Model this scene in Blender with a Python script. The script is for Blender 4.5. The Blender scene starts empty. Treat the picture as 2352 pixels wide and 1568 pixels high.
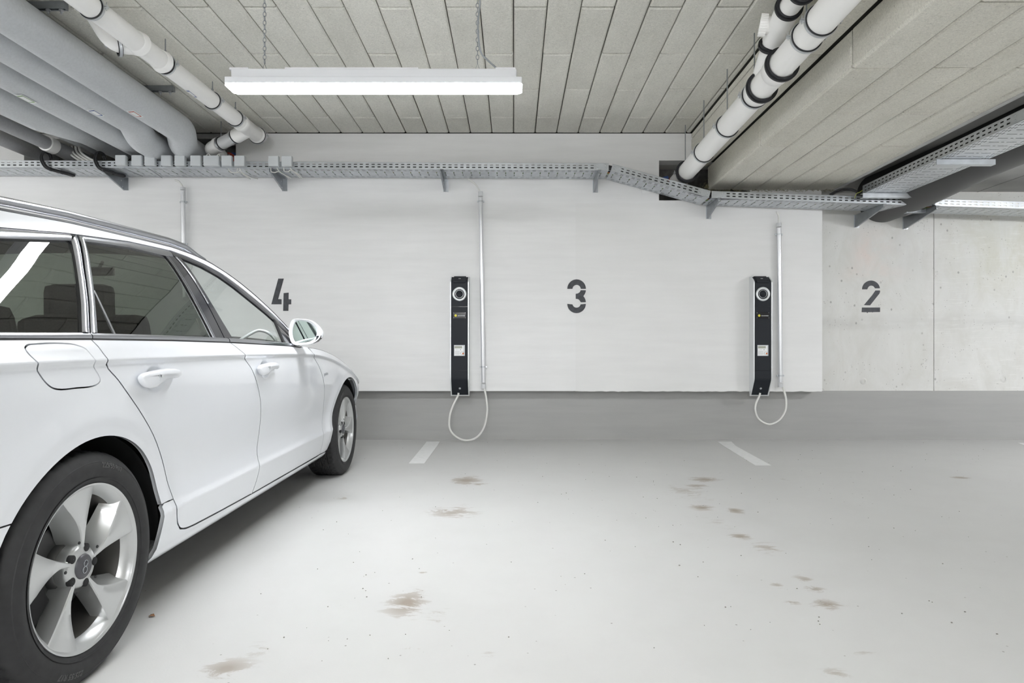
import bpy, bmesh, math, random
from mathutils import Vector, Matrix
from mathutils.geometry import delaunay_2d_cdt
PI = math.pi
random.seed(7)
S = bpy.context.scene
COL = S.collection

# ---------------------------------------------------------------- camera, world, exposure
# x to the right, y into the picture, z up; the floor rises 2 % towards the front wall
EYE = 0.99; FPX = 1488.0; SLOPE = 0.0208
cam = bpy.data.objects.new('camera', bpy.data.cameras.new('camera'))
COL.objects.link(cam)
cam.data.sensor_width = 36.0
cam.data.lens = 36.0 * FPX / 2352.0
cam.data.shift_x = -3.5 / 2352.0
cam.data.shift_y = 28.0 / 2352.0
cam.data.clip_start = 0.05
cam.location = (0, 0, EYE)
cam.rotation_euler = (PI / 2, 0, 0)
S.camera = cam
wd = bpy.data.worlds.new('world'); S.world = wd; wd.use_nodes = True
wd.node_tree.nodes['Background'].inputs[0].default_value = (0.8, 0.85, 0.9, 1)
wd.node_tree.nodes['Background'].inputs[1].default_value = 0.05
S.view_settings.view_transform = 'Standard'
S.view_settings.look = 'None'
S.view_settings.gamma = 1.0
S.view_settings.use_curve_mapping = False
S.view_settings.exposure = 1.32
S.cycles.max_bounces = 10
S.cycles.diffuse_bounces = 6
S.cycles.transparent_max_bounces = 16
S.cycles.use_denoising = True
LAMP_POWER = 36.0; FAR_POWER = 52.0  # unseen lamps burn brighter than the visible one, for fill light
# the tubes of light are built in the lamp builder; these are their places (centre x, y, underside z)
LAMPS = [(-0.69, 3.24, 2.305), (5.9, 3.24, 2.305), (-7.3, 3.24, 2.305), (-0.69, -1.4, 2.305), (5.9, -1.4, 2.305), (-7.3, -1.4, 2.305), (-0.69, -5.2, 2.305)]

# ---------------------------------------------------------------- helpers
def tag(o, label=None, cat=None, group=None, kind=None):
    if label: o['label'] = label
    if cat: o['category'] = cat
    if group: o['group'] = group
    if kind: o['kind'] = kind
    return o

def empty(name, loc=(0, 0, 0), rot=(0, 0, 0)):
    o = bpy.data.objects.new(name, None); COL.objects.link(o)
    o.location = loc; o.rotation_euler = rot; o.empty_display_size = .1
    return o

def link(name, me, mats, parent=None):
    o = bpy.data.objects.new(name, me); COL.objects.link(o)
    if not isinstance(mats, (list, tuple)): mats = [mats]
    for m in mats: me.materials.append(m)
    if parent is not None: o.parent = parent
    return o

def copy_tree(o, parent=None):
    c = o.copy(); COL.objects.link(c)
    if parent is not None: c.parent = parent
    for ch in list(o.children): copy_tree(ch, c)
    return c

class MB:
    """collects shapes, build() links them as ONE mesh object"""
    def __init__(s):
        s.v = []; s.f = []; s.m = []; s.sm = []
    def add(s, vs, fs, mi=0, smooth=False):
        b = len(s.v); s.v += [tuple(p) for p in vs]
        for f in fs:
            s.f.append(tuple(b + i for i in f)); s.m.append(mi); s.sm.append(smooth)
        return s
    def box(s, c, d, mi=0, M=None, ch=0.0):
        hx, hy, hz = d[0] / 2, d[1] / 2, d[2] / 2
        if ch <= 0:
            vs = [(x, y, z) for x in (-hx, hx) for y in (-hy, hy) for z in (-hz, hz)]
            fs = [(0, 1, 3, 2), (4, 6, 7, 5), (0, 4, 5, 1), (2, 3, 7, 6), (0, 2, 6, 4), (1, 5, 7, 3)]
        else:
            bm = bmesh.new(); bmesh.ops.create_cube(bm, size=1)
            for v in bm.verts: v.co = Vector((v.co.x * d[0], v.co.y * d[1], v.co.z * d[2]))
            bmesh.ops.bevel(bm, geom=list(bm.edges), offset=ch, segments=2, affect='EDGES', profile=.6)
            bm.verts.index_update()
            vs = [v.co[:] for v in bm.verts]; fs = [tuple(v.index for v in f.verts) for f in bm.faces]; bm.free()
        vs = [Vector(p) for p in vs]
        if M is not None: vs = [M @ p for p in vs]
        c = Vector(c)
        return s.add([p + c for p in vs], fs, mi, False)
    def tube(s, pts, r, n=12, mi=0, caps=True, closed=False, smooth=True, squash=None):
        P = [Vector(p) for p in pts]; N = len(P)
        rr = r if isinstance(r, (list, tuple)) else [r] * N
        T = []
        for i in range(N):
            if closed: t = P[(i + 1) % N] - P[i - 1]
            else: t = P[min(i + 1, N - 1)] - P[max(i - 1, 0)]
            T.append(t.normalized())
        up = Vector((0, 0, 1))
        if abs(T[0].dot(up)) > .95: up = Vector((1, 0, 0))
        a = (up - T[0] * up.dot(T[0])).normalized()
        vs = []
        for i in range(N):
            a = (a - T[i] * a.dot(T[i]))
            a = a.normalized() if a.length > 1e-6 else T[i].orthogonal().normalized()
            b = T[i].cross(a)
            for k in range(n):
                th = 2 * PI * k / n
                ka, kb = (squash if squash else (1, 1))
                vs.append(P[i] + a * (math.cos(th) * rr[i] * ka) + b * (math.sin(th) * rr[i] * kb))
        fs = []
        R = N if closed else N - 1
        for i in range(R):
            for k in range(n):
                i2 = (i + 1) % N
                fs.append((i * n + k, i * n + (k + 1) % n, i2 * n + (k + 1) % n, i2 * n + k))
        s.add(vs, fs, mi, smooth)
        if caps and not closed:
            s.add(vs[:n], [tuple(range(n - 1, -1, -1))], mi); s.add(vs[-n:], [tuple(range(n))], mi)
        return s
    def cyl(s, a, b, r, n=24, mi=0, r2=None, smooth=True):
        return s.tube([a, b], [r, r if r2 is None else r2], n, mi, True, False, smooth)
    def lathe(s, prof, o=(0, 0, 0), axis=(1, 0, 0), n=48, mi=0, smooth=True, closed=False):
        ax = Vector(axis).normalized(); u = ax.orthogonal().normalized(); w = ax.cross(u); o = Vector(o)
        vs = []
        for (t, r) in prof:
            for k in range(n):
                th = 2 * PI * k / n
                vs.append(o + ax * t + u * (r * math.cos(th)) + w * (r * math.sin(th)))
        fs = []
        L = len(prof)
        for i in range(L if closed else L - 1):
            j = (i + 1) % L
            for k in range(n): fs.append((i * n + k, i * n + (k + 1) % n, j * n + (k + 1) % n, j * n + k))
        return s.add(vs, fs, mi, smooth)
    def prism(s, poly, fn, t0, t1, mi=0):
        """poly 2D; fn(a,b,t)->3D; flat ends joined by side walls"""
        n = len(poly)
        vs = [fn(a, b, t0) for a, b in poly] + [fn(a, b, t1) for a, b in poly]
        fs = [tuple(range(n))[::-1], tuple(range(n, 2 * n))] + [(i, (i + 1) % n, n + (i + 1) % n, n + i) for i in range(n)]
        return s.add(vs, fs, mi)
    def grid(s, rows, mi=0, smooth=True, flip=False):
        m = len(rows[0]); vs = [p for r in rows for p in r]; fs = []
        for i in range(len(rows) - 1):
            for j in range(m - 1):
                f = (i * m + j, i * m + j + 1, (i + 1) * m + j + 1, (i + 1) * m + j)
                fs.append(f[::-1] if flip else f)
        return s.add(vs, fs, mi, smooth)
    def build(s, name, mats, parent=None, bevel=0, fix=True, M=None, weld=True, solid=0):
        me = bpy.data.meshes.new(name)
        vs = s.v if M is None else [tuple(M @ Vector(p)) for p in s.v]
        me.from_pydata(vs, [], s.f)
        me.polygons.foreach_set('material_index', s.m)
        me.polygons.foreach_set('use_smooth', s.sm)
        if fix:
            bm = bmesh.new(); bm.from_mesh(me)
            if weld: bmesh.ops.remove_doubles(bm, verts=bm.verts, dist=1e-5)
            bmesh.ops.recalc_face_normals(bm, faces=bm.faces)
            for e in bm.edges:
                if len(e.link_faces) == 2 and e.calc_face_angle(0) > .85: e.smooth = False
            if bevel:
                es = [e for e in bm.edges if e.is_manifold and e.calc_face_angle(0) > .6]
                bmesh.ops.bevel(bm, geom=es, offset=bevel, segments=2, affect='EDGES', profile=.6)
            bm.to_mesh(me); bm.free()
        me.update()
        o = link(name, me, mats, parent)
        if solid:
            md = o.modifiers.new('thickness', 'SOLIDIFY'); md.thickness = solid; md.offset = 0
        return o

def fillet(pts, r, n=6):
    P = [Vector(p) for p in pts]; out = [P[0]]
    for i in range(1, len(P) - 1):
        a = (P[i - 1] - P[i]); b = (P[i + 1] - P[i])
        d = min(r, a.length * .49, b.length * .49)
        p0 = P[i] + a.normalized() * d; p2 = P[i] + b.normalized() * d
        for k in range(n + 1):
            t = k / n; out.append(p0 * (1 - t) ** 2 + P[i] * 2 * t * (1 - t) + p2 * t * t)
    out.append(P[-1]); return out

def smoothpath(pts, n=8):
    P = [Vector(p) for p in pts]; P = [P[0] * 2 - P[1]] + P + [P[-1] * 2 - P[-2]]
    out = []
    for i in range(1, len(P) - 2):
        for k in range(n):
            t = k / n; a, b, c, d = P[i - 1], P[i], P[i + 1], P[i + 2]
            out.append(.5 * ((2 * b) + (c - a) * t + (2 * a - 5 * b + 4 * c - d) * t * t + (3 * b - a - 3 * c + d) * t ** 3))
    out.append(P[-2]); return out

def catm(L, n=3, closed=True):
    out = []; m = len(L); P_ = [Vector(p) for p in L]
    g = (lambda i: P_[i % m]) if closed else (lambda i: P_[max(0, min(m - 1, i))])
    for i in range(m if closed else m - 1):
        a, b, c, d = (g(i + k - 1) for k in range(4))
        # centripetal-like damping: tangents limited by the shorter neighbour
        for j in range(n):
            t = j / n; l1, l2, l3 = max(1e-6, (b - a).length), max(1e-6, (c - b).length), max(1e-6, (d - c).length)
            m1 = ((b - a) / l1 + (c - b) / l2) * .5 * l2 if (b - a).length > 1e-6 else (c - b)
            m2 = ((c - b) / l2 + (d - c) / l3) * .5 * l2 if (d - c).length > 1e-6 else (c - b)
            out.append(tuple(b * (2 * t ** 3 - 3 * t * t + 1) + m1 * (t ** 3 - 2 * t * t + t) + c * (-2 * t ** 3 + 3 * t * t) + m2 * (t ** 3 - t * t)))
    if not closed: out.append(tuple(P_[-1]))
    return out

def interp(xs, ys, x):
    if x <= xs[0]: return ys[0]
    for i in range(len(xs) - 1):
        if x <= xs[i + 1]: return ys[i] + (ys[i + 1] - ys[i]) * (x - xs[i]) / (xs[i + 1] - xs[i])
    return ys[-1]

def smooth01(t):
    t = max(0., min(1., t)); return t * t * (3 - 2 * t)

def zf(y): return SLOPE * y            # height of the floor

def text_mesh(txt, size, depth=.001, bold=0):
    cu = bpy.data.curves.new('lettering', 'FONT'); cu.body = txt; cu.size = size; cu.extrude = depth; cu.offset = bold
    cu.align_x = 'CENTER'; cu.align_y = 'CENTER'; cu.resolution_u = 3
    o = bpy.data.objects.new('lettering', cu); COL.objects.link(o)
    me = bpy.data.meshes.new_from_object(o.evaluated_get(bpy.context.evaluated_depsgraph_get()))
    bpy.data.objects.remove(o); bpy.data.curves.remove(cu)
    return me

# ---------------------------------------------------------------- materials
def mat(name, col, rough=.5, metal=0., coat=0., spec=.5, noise=None, bump=None, emit=None):
    m = bpy.data.materials.new(name); m.use_nodes = True; nt = m.node_tree; b = nt.nodes['Principled BSDF']
    b.inputs['Base Color'].default_value = (*col, 1); b.inputs['Roughness'].default_value = rough
    b.inputs['Metallic'].default_value = metal; b.inputs['Coat Weight'].default_value = coat
    b.inputs['Coat Roughness'].default_value = .04; b.inputs['Specular IOR Level'].default_value = spec
    if emit:
        b.inputs['Emission Color'].default_value = (*emit[0], 1); b.inputs['Emission Strength'].default_value = emit[1]
    if noise:
        scale, amt, stretch = noise
        tc = nt.nodes.new('ShaderNodeTexCoord'); mp = nt.nodes.new('ShaderNodeMapping'); mp.inputs['Scale'].default_value = stretch
        nz = nt.nodes.new('ShaderNodeTexNoise'); nz.inputs['Scale'].default_value = scale; nz.inputs['Detail'].default_value = 6
        mr = nt.nodes.new('ShaderNodeMapRange'); mr.inputs[1].default_value = .3; mr.inputs[2].default_value = .7
        mr.inputs[3].default_value = 1 - amt; mr.inputs[4].default_value = 1 + amt
        mx = nt.nodes.new('ShaderNodeVectorMath'); mx.operation = 'SCALE'; mx.inputs[0].default_value = col
        L = nt.links.new
        L(tc.outputs['Object'], mp.inputs[0]); L(mp.outputs[0], nz.inputs[0]); L(nz.outputs[0], mr.inputs[0]); L(mr.outputs[0], mx.inputs['Scale']); L(mx.outputs[0], b.inputs['Base Color'])
        if bump:
            bp = nt.nodes.new('ShaderNodeBump'); bp.inputs['Strength'].default_value = bump[0]; bp.inputs['Distance'].default_value = bump[1]
            L(nz.outputs[0], bp.inputs['Height']); L(bp.outputs[0], b.inputs['Normal'])
    return m

class NT:
    def __init__(s, name):
        s.m = bpy.data.materials.new(name); s.m.use_nodes = True; s.t = s.m.node_tree; s.b = s.t.nodes['Principled BSDF']; s.L = s.t.links.new
    def n(s, typ, **kw):
        x = s.t.nodes.new(typ)
        for k, v in kw.items(): setattr(x, k, v)
        return x
    def val(s, x, i):
        if isinstance(x, (int, float)): i.default_value = x
        elif isinstance(x, tuple): i.default_value = x if len(x) == len(i.default_value) else (*x, 1)
        else: s.L(x, i)
    def math(s, op, a, b=0., c=None, clamp=False):
        x = s.n('ShaderNodeMath', operation=op, use_clamp=clamp); s.val(a, x.inputs[0]); s.val(b, x.inputs[1])
        if c is not None: s.val(c, x.inputs[2])
        return x.outputs[0]
    def noise(s, vec, scale, detail=5, rough=.55, dist=0.):
        x = s.n('ShaderNodeTexNoise'); s.L(vec, x.inputs['Vector']); x.inputs['Scale'].default_value = scale
        x.inputs['Detail'].default_value = detail; x.inputs['Roughness'].default_value = rough; x.inputs['Distortion'].default_value = dist
        return x.outputs[0]
    def rng(s, v, a, b, c=0., d=1.):
        x = s.n('ShaderNodeMapRange'); s.val(v, x.inputs[0])
        for i, q in enumerate((a, b, c, d)): x.inputs[i + 1].default_value = q
        return x.outputs[0]
    def mapping(s, vec, scale=(1, 1, 1), loc=(0, 0, 0), rot=(0, 0, 0)):
        x = s.n('ShaderNodeMapping'); s.L(vec, x.inputs[0]); x.inputs[1].default_value = loc; x.inputs[2].default_value = rot; x.inputs[3].default_value = scale
        return x.outputs[0]
    def mix(s, f, a, b):
        x = s.n('ShaderNodeMix', data_type='RGBA'); s.val(f, x.inputs[0])
        for q, i in ((a, 6), (b, 7)):
            if isinstance(q, tuple): x.inputs[i].default_value = (*q, 1)
            else: s.L(q, x.inputs[i])
        return x.outputs[2]
    def bump(s, h, strength, dist):
        x = s.n('ShaderNodeBump'); x.inputs['Strength'].default_value = strength; x.inputs['Distance'].default_value = dist
        s.L(h, x.inputs['Height']); s.L(x.outputs[0], s.b.inputs['Normal'])
    def pos(s): return s.n('ShaderNodeNewGeometry').outputs['Position']

def board_mat(name, c1, c2):
    t = NT(name); p = t.pos(); isl = t.n('ShaderNodeNewGeometry').outputs['Random Per Island']
    fine = t.noise(p, 95, 3, .6, 1.2); mid = t.noise(t.mapping(p, (1, .35, 1)), 9, 5, .65); big = t.noise(p, 1.3, 3)
    k = t.math('ADD', t.math('MULTIPLY', t.rng(mid, .3, .7), .5), t.math('MULTIPLY', isl, .5))
    col = t.mix(k, c1, c2)
    f = t.rng(fine, .3, .7, .84, 1.12)
    sp = t.rng(t.noise(p, 60, 2, .5), .24, .33, .72, 1.)
    bg = t.rng(big, .3, .7, .95, 1.05)
    x = t.n('ShaderNodeVectorMath', operation='SCALE'); t.L(col, x.inputs[0]); t.L(t.math('MULTIPLY', t.math('MULTIPLY', f, sp), bg), x.inputs['Scale'])
    t.L(x.outputs[0], t.b.inputs['Base Color']); t.b.inputs['Roughness'].default_value = .95; t.b.inputs['Specular IOR Level'].default_value = .1
    t.bump(fine, .55, .004)
    return t.m

def plaster_mat(name, col, streak=.03, rough=.75):
    t = NT(name); p = t.pos()
    a = t.noise(t.mapping(p, (.5, 1, 5)), 3.2, 5, .6); b = t.noise(p, .8, 3)
    k = t.math('MULTIPLY', t.rng(a, .3, .7, 1 - streak, 1 + streak), t.rng(b, .3, .7, .97, 1.03))
    x = t.n('ShaderNodeVectorMath', operation='SCALE'); x.inputs[0].default_value = col; t.L(k, x.inputs['Scale'])
    t.L(x.outputs[0], t.b.inputs['Base Color']); t.b.inputs['Roughness'].default_value = rough
    t.bump(t.noise(p, 70, 4), .12, .002)
    return t.m

def concrete_mat():
    t = NT('fair_faced_concrete'); p = t.pos()
    big = t.noise(p, .9, 4, .6, .4); mid = t.noise(t.mapping(p, (1, 1, .55)), 3.6, 8, .7, .6)
    scr = t.noise(t.mapping(p, (1.2, 1, 14), rot=(0, math.radians(-38), 0)), 5, 6, .7)
    col = t.mix(t.rng(big, .35, .65), (.62, .62, .60), (.71, .71, .69))
    col = t.mix(t.rng(mid, .42, .75, 0, .75), col, (.56, .55, .51))
    # greenish brown blotches high up right, pink stain, grey band
    sep = t.n('ShaderNodeSeparateXYZ'); t.L(p, sep.inputs[0]); X, Z = sep.outputs[0], sep.outputs[2]
    def blob(cx, cz, rx, rz):
        dx = t.math('DIVIDE', t.math('SUBTRACT', X, cx), rx); dz = t.math('DIVIDE', t.math('SUBTRACT', Z, cz), rz)
        d = t.math('SQRT', t.math('ADD', t.math('MULTIPLY', dx, dx), t.math('MULTIPLY', dz, dz)))
        return t.rng(d, .2, 1, 1, 0)
    n2 = t.rng(t.noise(p, 5, 5, .6), .35, .65)
    col = t.mix(t.math('MULTIPLY', t.math('MULTIPLY', blob(3.55, 2.02, .28, .3), n2), .5), col, (.76, .62, .57))
    col = t.mix(t.math('MULTIPLY', t.math('MULTIPLY', blob(3.62, 1.78, .5, .12), n2), .4), col, (.76, .64, .59))
    col = t.mix(t.math('MULTIPLY', t.math('MULTIPLY', blob(3.95, 2.05, .35, .35), n2), .35), col, (.56, .54, .54))
    col = t.mix(t.math('MULTIPLY', t.math('MULTIPLY', blob(4.9, 2.0, .7, .55), t.rng(mid, .3, .6)), .7), col, (.58, .57, .48))
    dark = t.math('MULTIPLY', t.rng(t.math('ABSOLUTE', t.math('SUBTRACT', Z, 1.30)), .02, .10, 1, 0), t.rng(t.noise(t.mapping(p, (.5, 1, 3)), 2.5, 3), .35, .6))
    col = t.mix(t.math('MULTIPLY', dark, .22), col, (.36, .36, .35))
    col = t.mix(t.math('MULTIPLY', t.math('MULTIPLY', t.rng(scr, .55, .72), t.rng(X, 4.0, 4.4)), .5), col, (.82, .82, .80))
    v = t.n('ShaderNodeTexVoronoi'); t.L(t.mapping(p, (1, 1, .8)), v.inputs['Vector']); v.inputs['Scale'].default_value = 11; v.inputs['Randomness'].default_value = 1
    hole = t.math('MULTIPLY', t.rng(v.outputs['Distance'], .07, .13, 1, 0), t.rng(t.noise(p, 4.1, 2), .48, .56))
    v2 = t.n('ShaderNodeTexVoronoi'); t.L(p, v2.inputs['Vector']); v2.inputs['Scale'].default_value = 38
    hole2 = t.math('MULTIPLY', t.rng(v2.outputs['Distance'], .10, .20, 1, 0), t.rng(t.noise(p, 6.5, 2), .53, .6))
    h = t.math('MAXIMUM', hole, hole2)
    col = t.mix(t.math('MULTIPLY', h, .65), col, (.22, .21, .20))
    t.L(col, t.b.inputs['Base Color']); t.b.inputs['Roughness'].default_value = .7
    t.bump(t.math('SUBTRACT', mid, t.math('MULTIPLY', h, .6)), .25, .004)
    return t.m

def floor_mat():
    t = NT('painted_concrete_floor'); p = t.pos()
    big = t.noise(p, .55, 4, .6, .3); mid = t.noise(t.mapping(p, (1, 1, 1)), 4, 6, .6); fine = t.noise(p, 160, 2, .6)
    col = t.mix(t.rng(big, .35, .65), (.57, .57, .56), (.61, .61, .60))
    col = t.mix(t.rng(mid, .45, .8, 0, .22), col, (.50, .495, .48))
    sep = t.n('ShaderNodeSeparateXYZ'); t.L(p, sep.inputs[0]); X, Y = sep.outputs[0], sep.outputs[1]
    warp = t.noise(t.mapping(p, (1, 2.2, 1)), 9, 7, .72, .8)
    wn = t.rng(warp, .50, .60)
    st = None
    for (px, py, rx, ry, a) in STAINS:
        y = 1473.1 / (py - 781.05); x = (px - 1179.5) / 1488 * y
        rx_, ry_ = rx / 1488 * y, ry / 1473.1 * y * y
        dx = t.math('DIVIDE', t.math('SUBTRACT', X, x), rx_); dy = t.math('DIVIDE', t.math('SUBTRACT', Y, y), ry_)
        d = t.math('SQRT', t.math('ADD', t.math('MULTIPLY', dx, dx), t.math('MULTIPLY', dy, dy)))
        q = t.rng(d, .15, 1.15, a, 0)
        st = q if st is None else t.math('MAXIMUM', st, q)
    thr = t.rng(t.math('ADD', warp, t.math('MULTIPLY', st, .26)), .60, .68)
    col = t.mix(t.math('MULTIPLY', thr, t.math('MULTIPLY', st, .9, clamp=True)), col, (.29, .24, .19))
    v = t.n('ShaderNodeTexVoronoi'); t.L(p, v.inputs['Vector']); v.inputs['Scale'].default_value = 13
    dot = t.math('MULTIPLY', t.rng(v.outputs['Distance'], .03, .06, 1, 0), t.rng(t.noise(p, 3.1, 2), .46, .52))
    col = t.mix(t.math('MULTIPLY', dot, .75), col, (.16, .15, .13))
    wv = t.noise(t.mapping(p, (.6, 5, 1)), 3, 6, .75, .5)
    edge = t.rng(Y, 5.2, 6.3)
    col = t.mix(t.math('MULTIPLY', t.math('MULTIPLY', t.rng(wv, .55, .75), edge), .35), col, (.76, .76, .75))
    col = t.mix(t.math('MULTIPLY', t.rng(Y, 4.4, 6.0), .10), col, (.56, .56, .555))  # colour dimmed slightly towards the wall, as light falloff
    t.L(col, t.b.inputs['Base Color']); t.b.inputs['Roughness'].default_value = .48; t.b.inputs['Specular IOR Level'].default_value = .35
    t.bump(fine, .18, .0015)
    return t.m

def glass_mat(name, tint, refl=1.5, body=(.01, .01, .01)):
    m = bpy.data.materials.new(name); m.use_nodes = True; nt = m.node_tree; nt.nodes.clear(); L = nt.links.new
    o = nt.nodes.new('ShaderNodeOutputMaterial'); tr = nt.nodes.new('ShaderNodeBsdfTransparent'); tr.inputs[0].default_value = (*tint, 1)
    g = nt.nodes.new('ShaderNodeBsdfGlossy'); g.inputs['Roughness'].default_value = .01; g.inputs['Color'].default_value = (1, 1, 1, 1)
    fr = nt.nodes.new('ShaderNodeLayerWeight'); fr.inputs[0].default_value = .5; f0 = ((refl - 1) / (refl + 1)) ** 2
    pw = nt.nodes.new('ShaderNodeMath'); pw.operation = 'POWER'; pw.inputs[1].default_value = 5; L(fr.outputs['Facing'], pw.inputs[0])
    ma = nt.nodes.new('ShaderNodeMath'); ma.operation = 'MULTIPLY_ADD'; ma.inputs[1].default_value = 1 - f0; ma.inputs[2].default_value = f0; L(pw.outputs[0], ma.inputs[0]); fr = ma
    mx = nt.nodes.new('ShaderNodeMixShader'); L(fr.outputs[0], mx.inputs[0]); L(tr.outputs[0], mx.inputs[1]); L(g.outputs[0], mx.inputs[2]); L(mx.outputs[0], o.inputs[0])
    return m

STAINS = [(935, 1385, 65, 42, 1), (1010, 1415, 40, 22, .6), (1070, 1103, 50, 14, 1), (1100, 1112, 30, 6, .8), (1040, 1175, 75, 20, .8), (1620, 1101, 45, 8, 1), (1600, 1116, 35, 7, .9),
    (1612, 1165, 35, 9, 1), (1688, 1172, 26, 10, 1), (1575, 1130, 60, 25, .5), (1700, 1231, 34, 9, .95), (1765, 1258, 45, 18, .75), (1850, 1330, 28, 12, .75), (1872, 1352, 28, 12, .8), (1785, 1343, 20, 8, .7), (1820, 1383, 25, 8, .7),
    (1900, 1388, 45, 15, .95), (1650, 1200, 30, 20, .35), (520, 1535, 75, 32, .85), (590, 1490, 40, 25, .5), (1920, 1545, 40, 15, .6), (1985, 1497, 40, 10, .45), (790, 1144, 25, 8, .6), (2208, 1097, 28, 5, 1), (970, 1315, 15, 4, .7),
    (1120, 1500, 25, 20, .4), (950, 1490, 40, 6, .5), (1800, 1100, 14, 4, .6)]
M = {}
M['board'] = board_mat('wood_wool_board', (.645, .635, .58), (.765, .755, .70))
M['board2'] = board_mat('wood_wool_board_warm', (.64, .62, .55), (.75, .735, .67))
M['gap'] = mat('dark_backing', (.12, .115, .10), .9)
M['plaster'] = plaster_mat('white_painted_plaster', (.79, .79, .788))
M['plaster2'] = plaster_mat('white_painted_plaster_patch', (.775, .775, .77), .02)
M['wallpaint'] = plaster_mat('grey_wall_paint', (.36, .36, .35), .04, .5)
M['concrete'] = concrete_mat()
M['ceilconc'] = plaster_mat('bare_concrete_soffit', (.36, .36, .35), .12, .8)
M['floor'] = floor_mat()
M['galv'] = mat('galvanised_steel', (.54, .565, .59), .36, .85, noise=(14, .10, (1, 1, 1)))
M['galvd'] = mat('galvanised_bracket_steel', (.34, .36, .38), .4, .8, noise=(14, .10, (1, 1, 1)))
M['zinc'] = mat('zinc_plated_steel', (.62, .64, .66), .3, .9)
M['pvc'] = mat('white_pvc_pipe', (.95, .945, .93), .3)
M['pvcg'] = mat('grey_pvc', (.60, .61, .62), .4)
M['insul'] = mat('grey_pipe_insulation', (.60, .62, .64), .62, noise=(60, .05, (1, 1, 1)), bump=(.1, .001))
M['insuld'] = mat('dark_grey_pipe_insulation', (.33, .335, .345), .7, noise=(60, .05, (1, 1, 1)))
M['rubber'] = mat('black_rubber_ring', (.018, .019, .022), .5)
M['blackpipe'] = mat('black_rubber_pipe_lagging', (.06, .06, .06), .5)
M['blackcable'] = mat('black_cable_sheath', (.02, .02, .022), .5)
M['whitecable'] = mat('light_grey_cable_sheath', (.72, .72, .69), .45)
M['greycable'] = mat('mid_grey_cable_sheath', (.30, .32, .34), .5)
M['boxgrey'] = mat('grey_plastic_housing', (.56, .585, .60), .5)
M['housing'] = mat('lamp_housing_plastic', (.72, .73, .76), .45)
M['alu'] = mat('satin_aluminium_tube', (.72, .73, .75), .30, .75)
M['black'] = mat('anthracite_painted_metal', (.016, .019, .024), .55, spec=.25, noise=(400, .15, (1, 1, 1)))
M['gloss'] = mat('glossy_black_plastic', (.008, .008, .009), .08)
M['silver'] = mat('silver_painted_edge', (.72, .74, .75), .35, .4)
M['greypaint'] = mat('light_grey_painted_metal', (.62, .62, .61), .45)
M['yellow'] = mat('yellow_enamel', (.85, .75, .08), .4)
M['white'] = mat('white_print', (.85, .86, .86), .4)
M['lcd'] = mat('lcd_panel', (.36, .37, .31), .3)
M['red'] = mat('red_plastic', (.45, .07, .04), .5)
M['blue'] = mat('blue_plastic', (.04, .09, .28), .5)
M['orange'] = mat('orange_cable_sheath', (.60, .16, .03), .5)
M['green'] = mat('green_print', (.30, .45, .22), .5)
M['greenyellow'] = mat('green_yellow_earth_wire', (.45, .50, .08), .5)
M['stencil'] = mat('anthracite_stencil_paint', (.055, .058, .066), .6, noise=(30, .25, (1, 1, 1)))
M['linepaint'] = mat('white_road_paint', (.83, .835, .83), .5, noise=(25, .04, (1, 1, 1)))
M['hole'] = mat('dark_rough_recess', (.13, .125, .12), .9, noise=(20, .3, (1, 1, 1)), bump=(.6, .01))
M['foam'] = mat('dry_mineral_fibre', (.30, .28, .17), .95, noise=(60, .4, (1, 1, 1)))
M['lamp'] = mat('lit_opal_diffuser', (.9, .9, .9), .5, emit=((.95, .97, 1.0), LAMP_POWER))
M['lamp2'] = mat('lit_opal_fill_diffuser', (.9, .9, .9), .5, emit=((.97, .98, 1.0), FAR_POWER))
M['leaf'] = mat('dry_brown_leaf', (.30, .15, .07), .8)
M['stone'] = mat('grit', (.25, .24, .22), .8)
# car
M['paint'] = mat('white_car_paint', (.77, .79, .825), .32, 0, 1.0)
M['paint'].node_tree.nodes['Principled BSDF'].inputs['Coat Roughness'].default_value = .02
M['chrome'] = mat('satin_chrome_trim', (.52, .53, .56), .2, 1.)
M['trimblack'] = mat('gloss_black_pillar_trim', (.022, .022, .026), .12, 0, .6)
M['seal'] = mat('black_rubber_seal', (.012, .012, .013), .6)
M['glassd'] = glass_mat('dark_privacy_glass', (.13, .15, .125), 1.72)
M['glassl'] = glass_mat('light_tinted_glass', (.95, .98, .965), 1.5)
M['under'] = mat('black_underbody_plastic', (.014, .014, .015), .8)
M['cabin'] = mat('dark_interior_trim', (.035, .035, .037), .7)
M['headliner'] = mat('light_headliner', (.45, .45, .44), .9)
M['leather'] = mat('black_leather', (.03, .03, .032), .5)
M['rim'] = mat('silver_alloy_wheel_paint', (.55, .56, .56), .30, .65, .5)
M['barrel'] = mat('darkened_wheel_barrel', (.16, .155, .145), .45, .5)  # barrel colour darkened to deepen the shade between the spokes
M['tyre'] = mat('tyre_rubber', (.019, .019, .020), .66, noise=(40, .2, (1, 1, 1)))
M['tyretext'] = mat('raised_tyre_lettering', (.07, .07, .07), .6)
M['capgrey'] = mat('anthracite_hub_cap', (.09, .09, .10), .4, .3)
M['disc'] = mat('worn_brake_disc', (.10, .10, .10), .4, .6)
M['shield'] = mat('dusty_brake_shield', (.50, .47, .42), .6)
M['mirror'] = mat('mirror_glass', (.36, .43, .41), .01, 1.)
M['tail'] = mat('red_tail_lamp_glass', (.45, .01, .01), .1, 0, 1)
M['headl'] = mat('clear_headlamp_glass', (.55, .57, .60), .08, .3, 1)
M['plate'] = mat('number_plate', (.8, .8, .8), .4)
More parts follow.
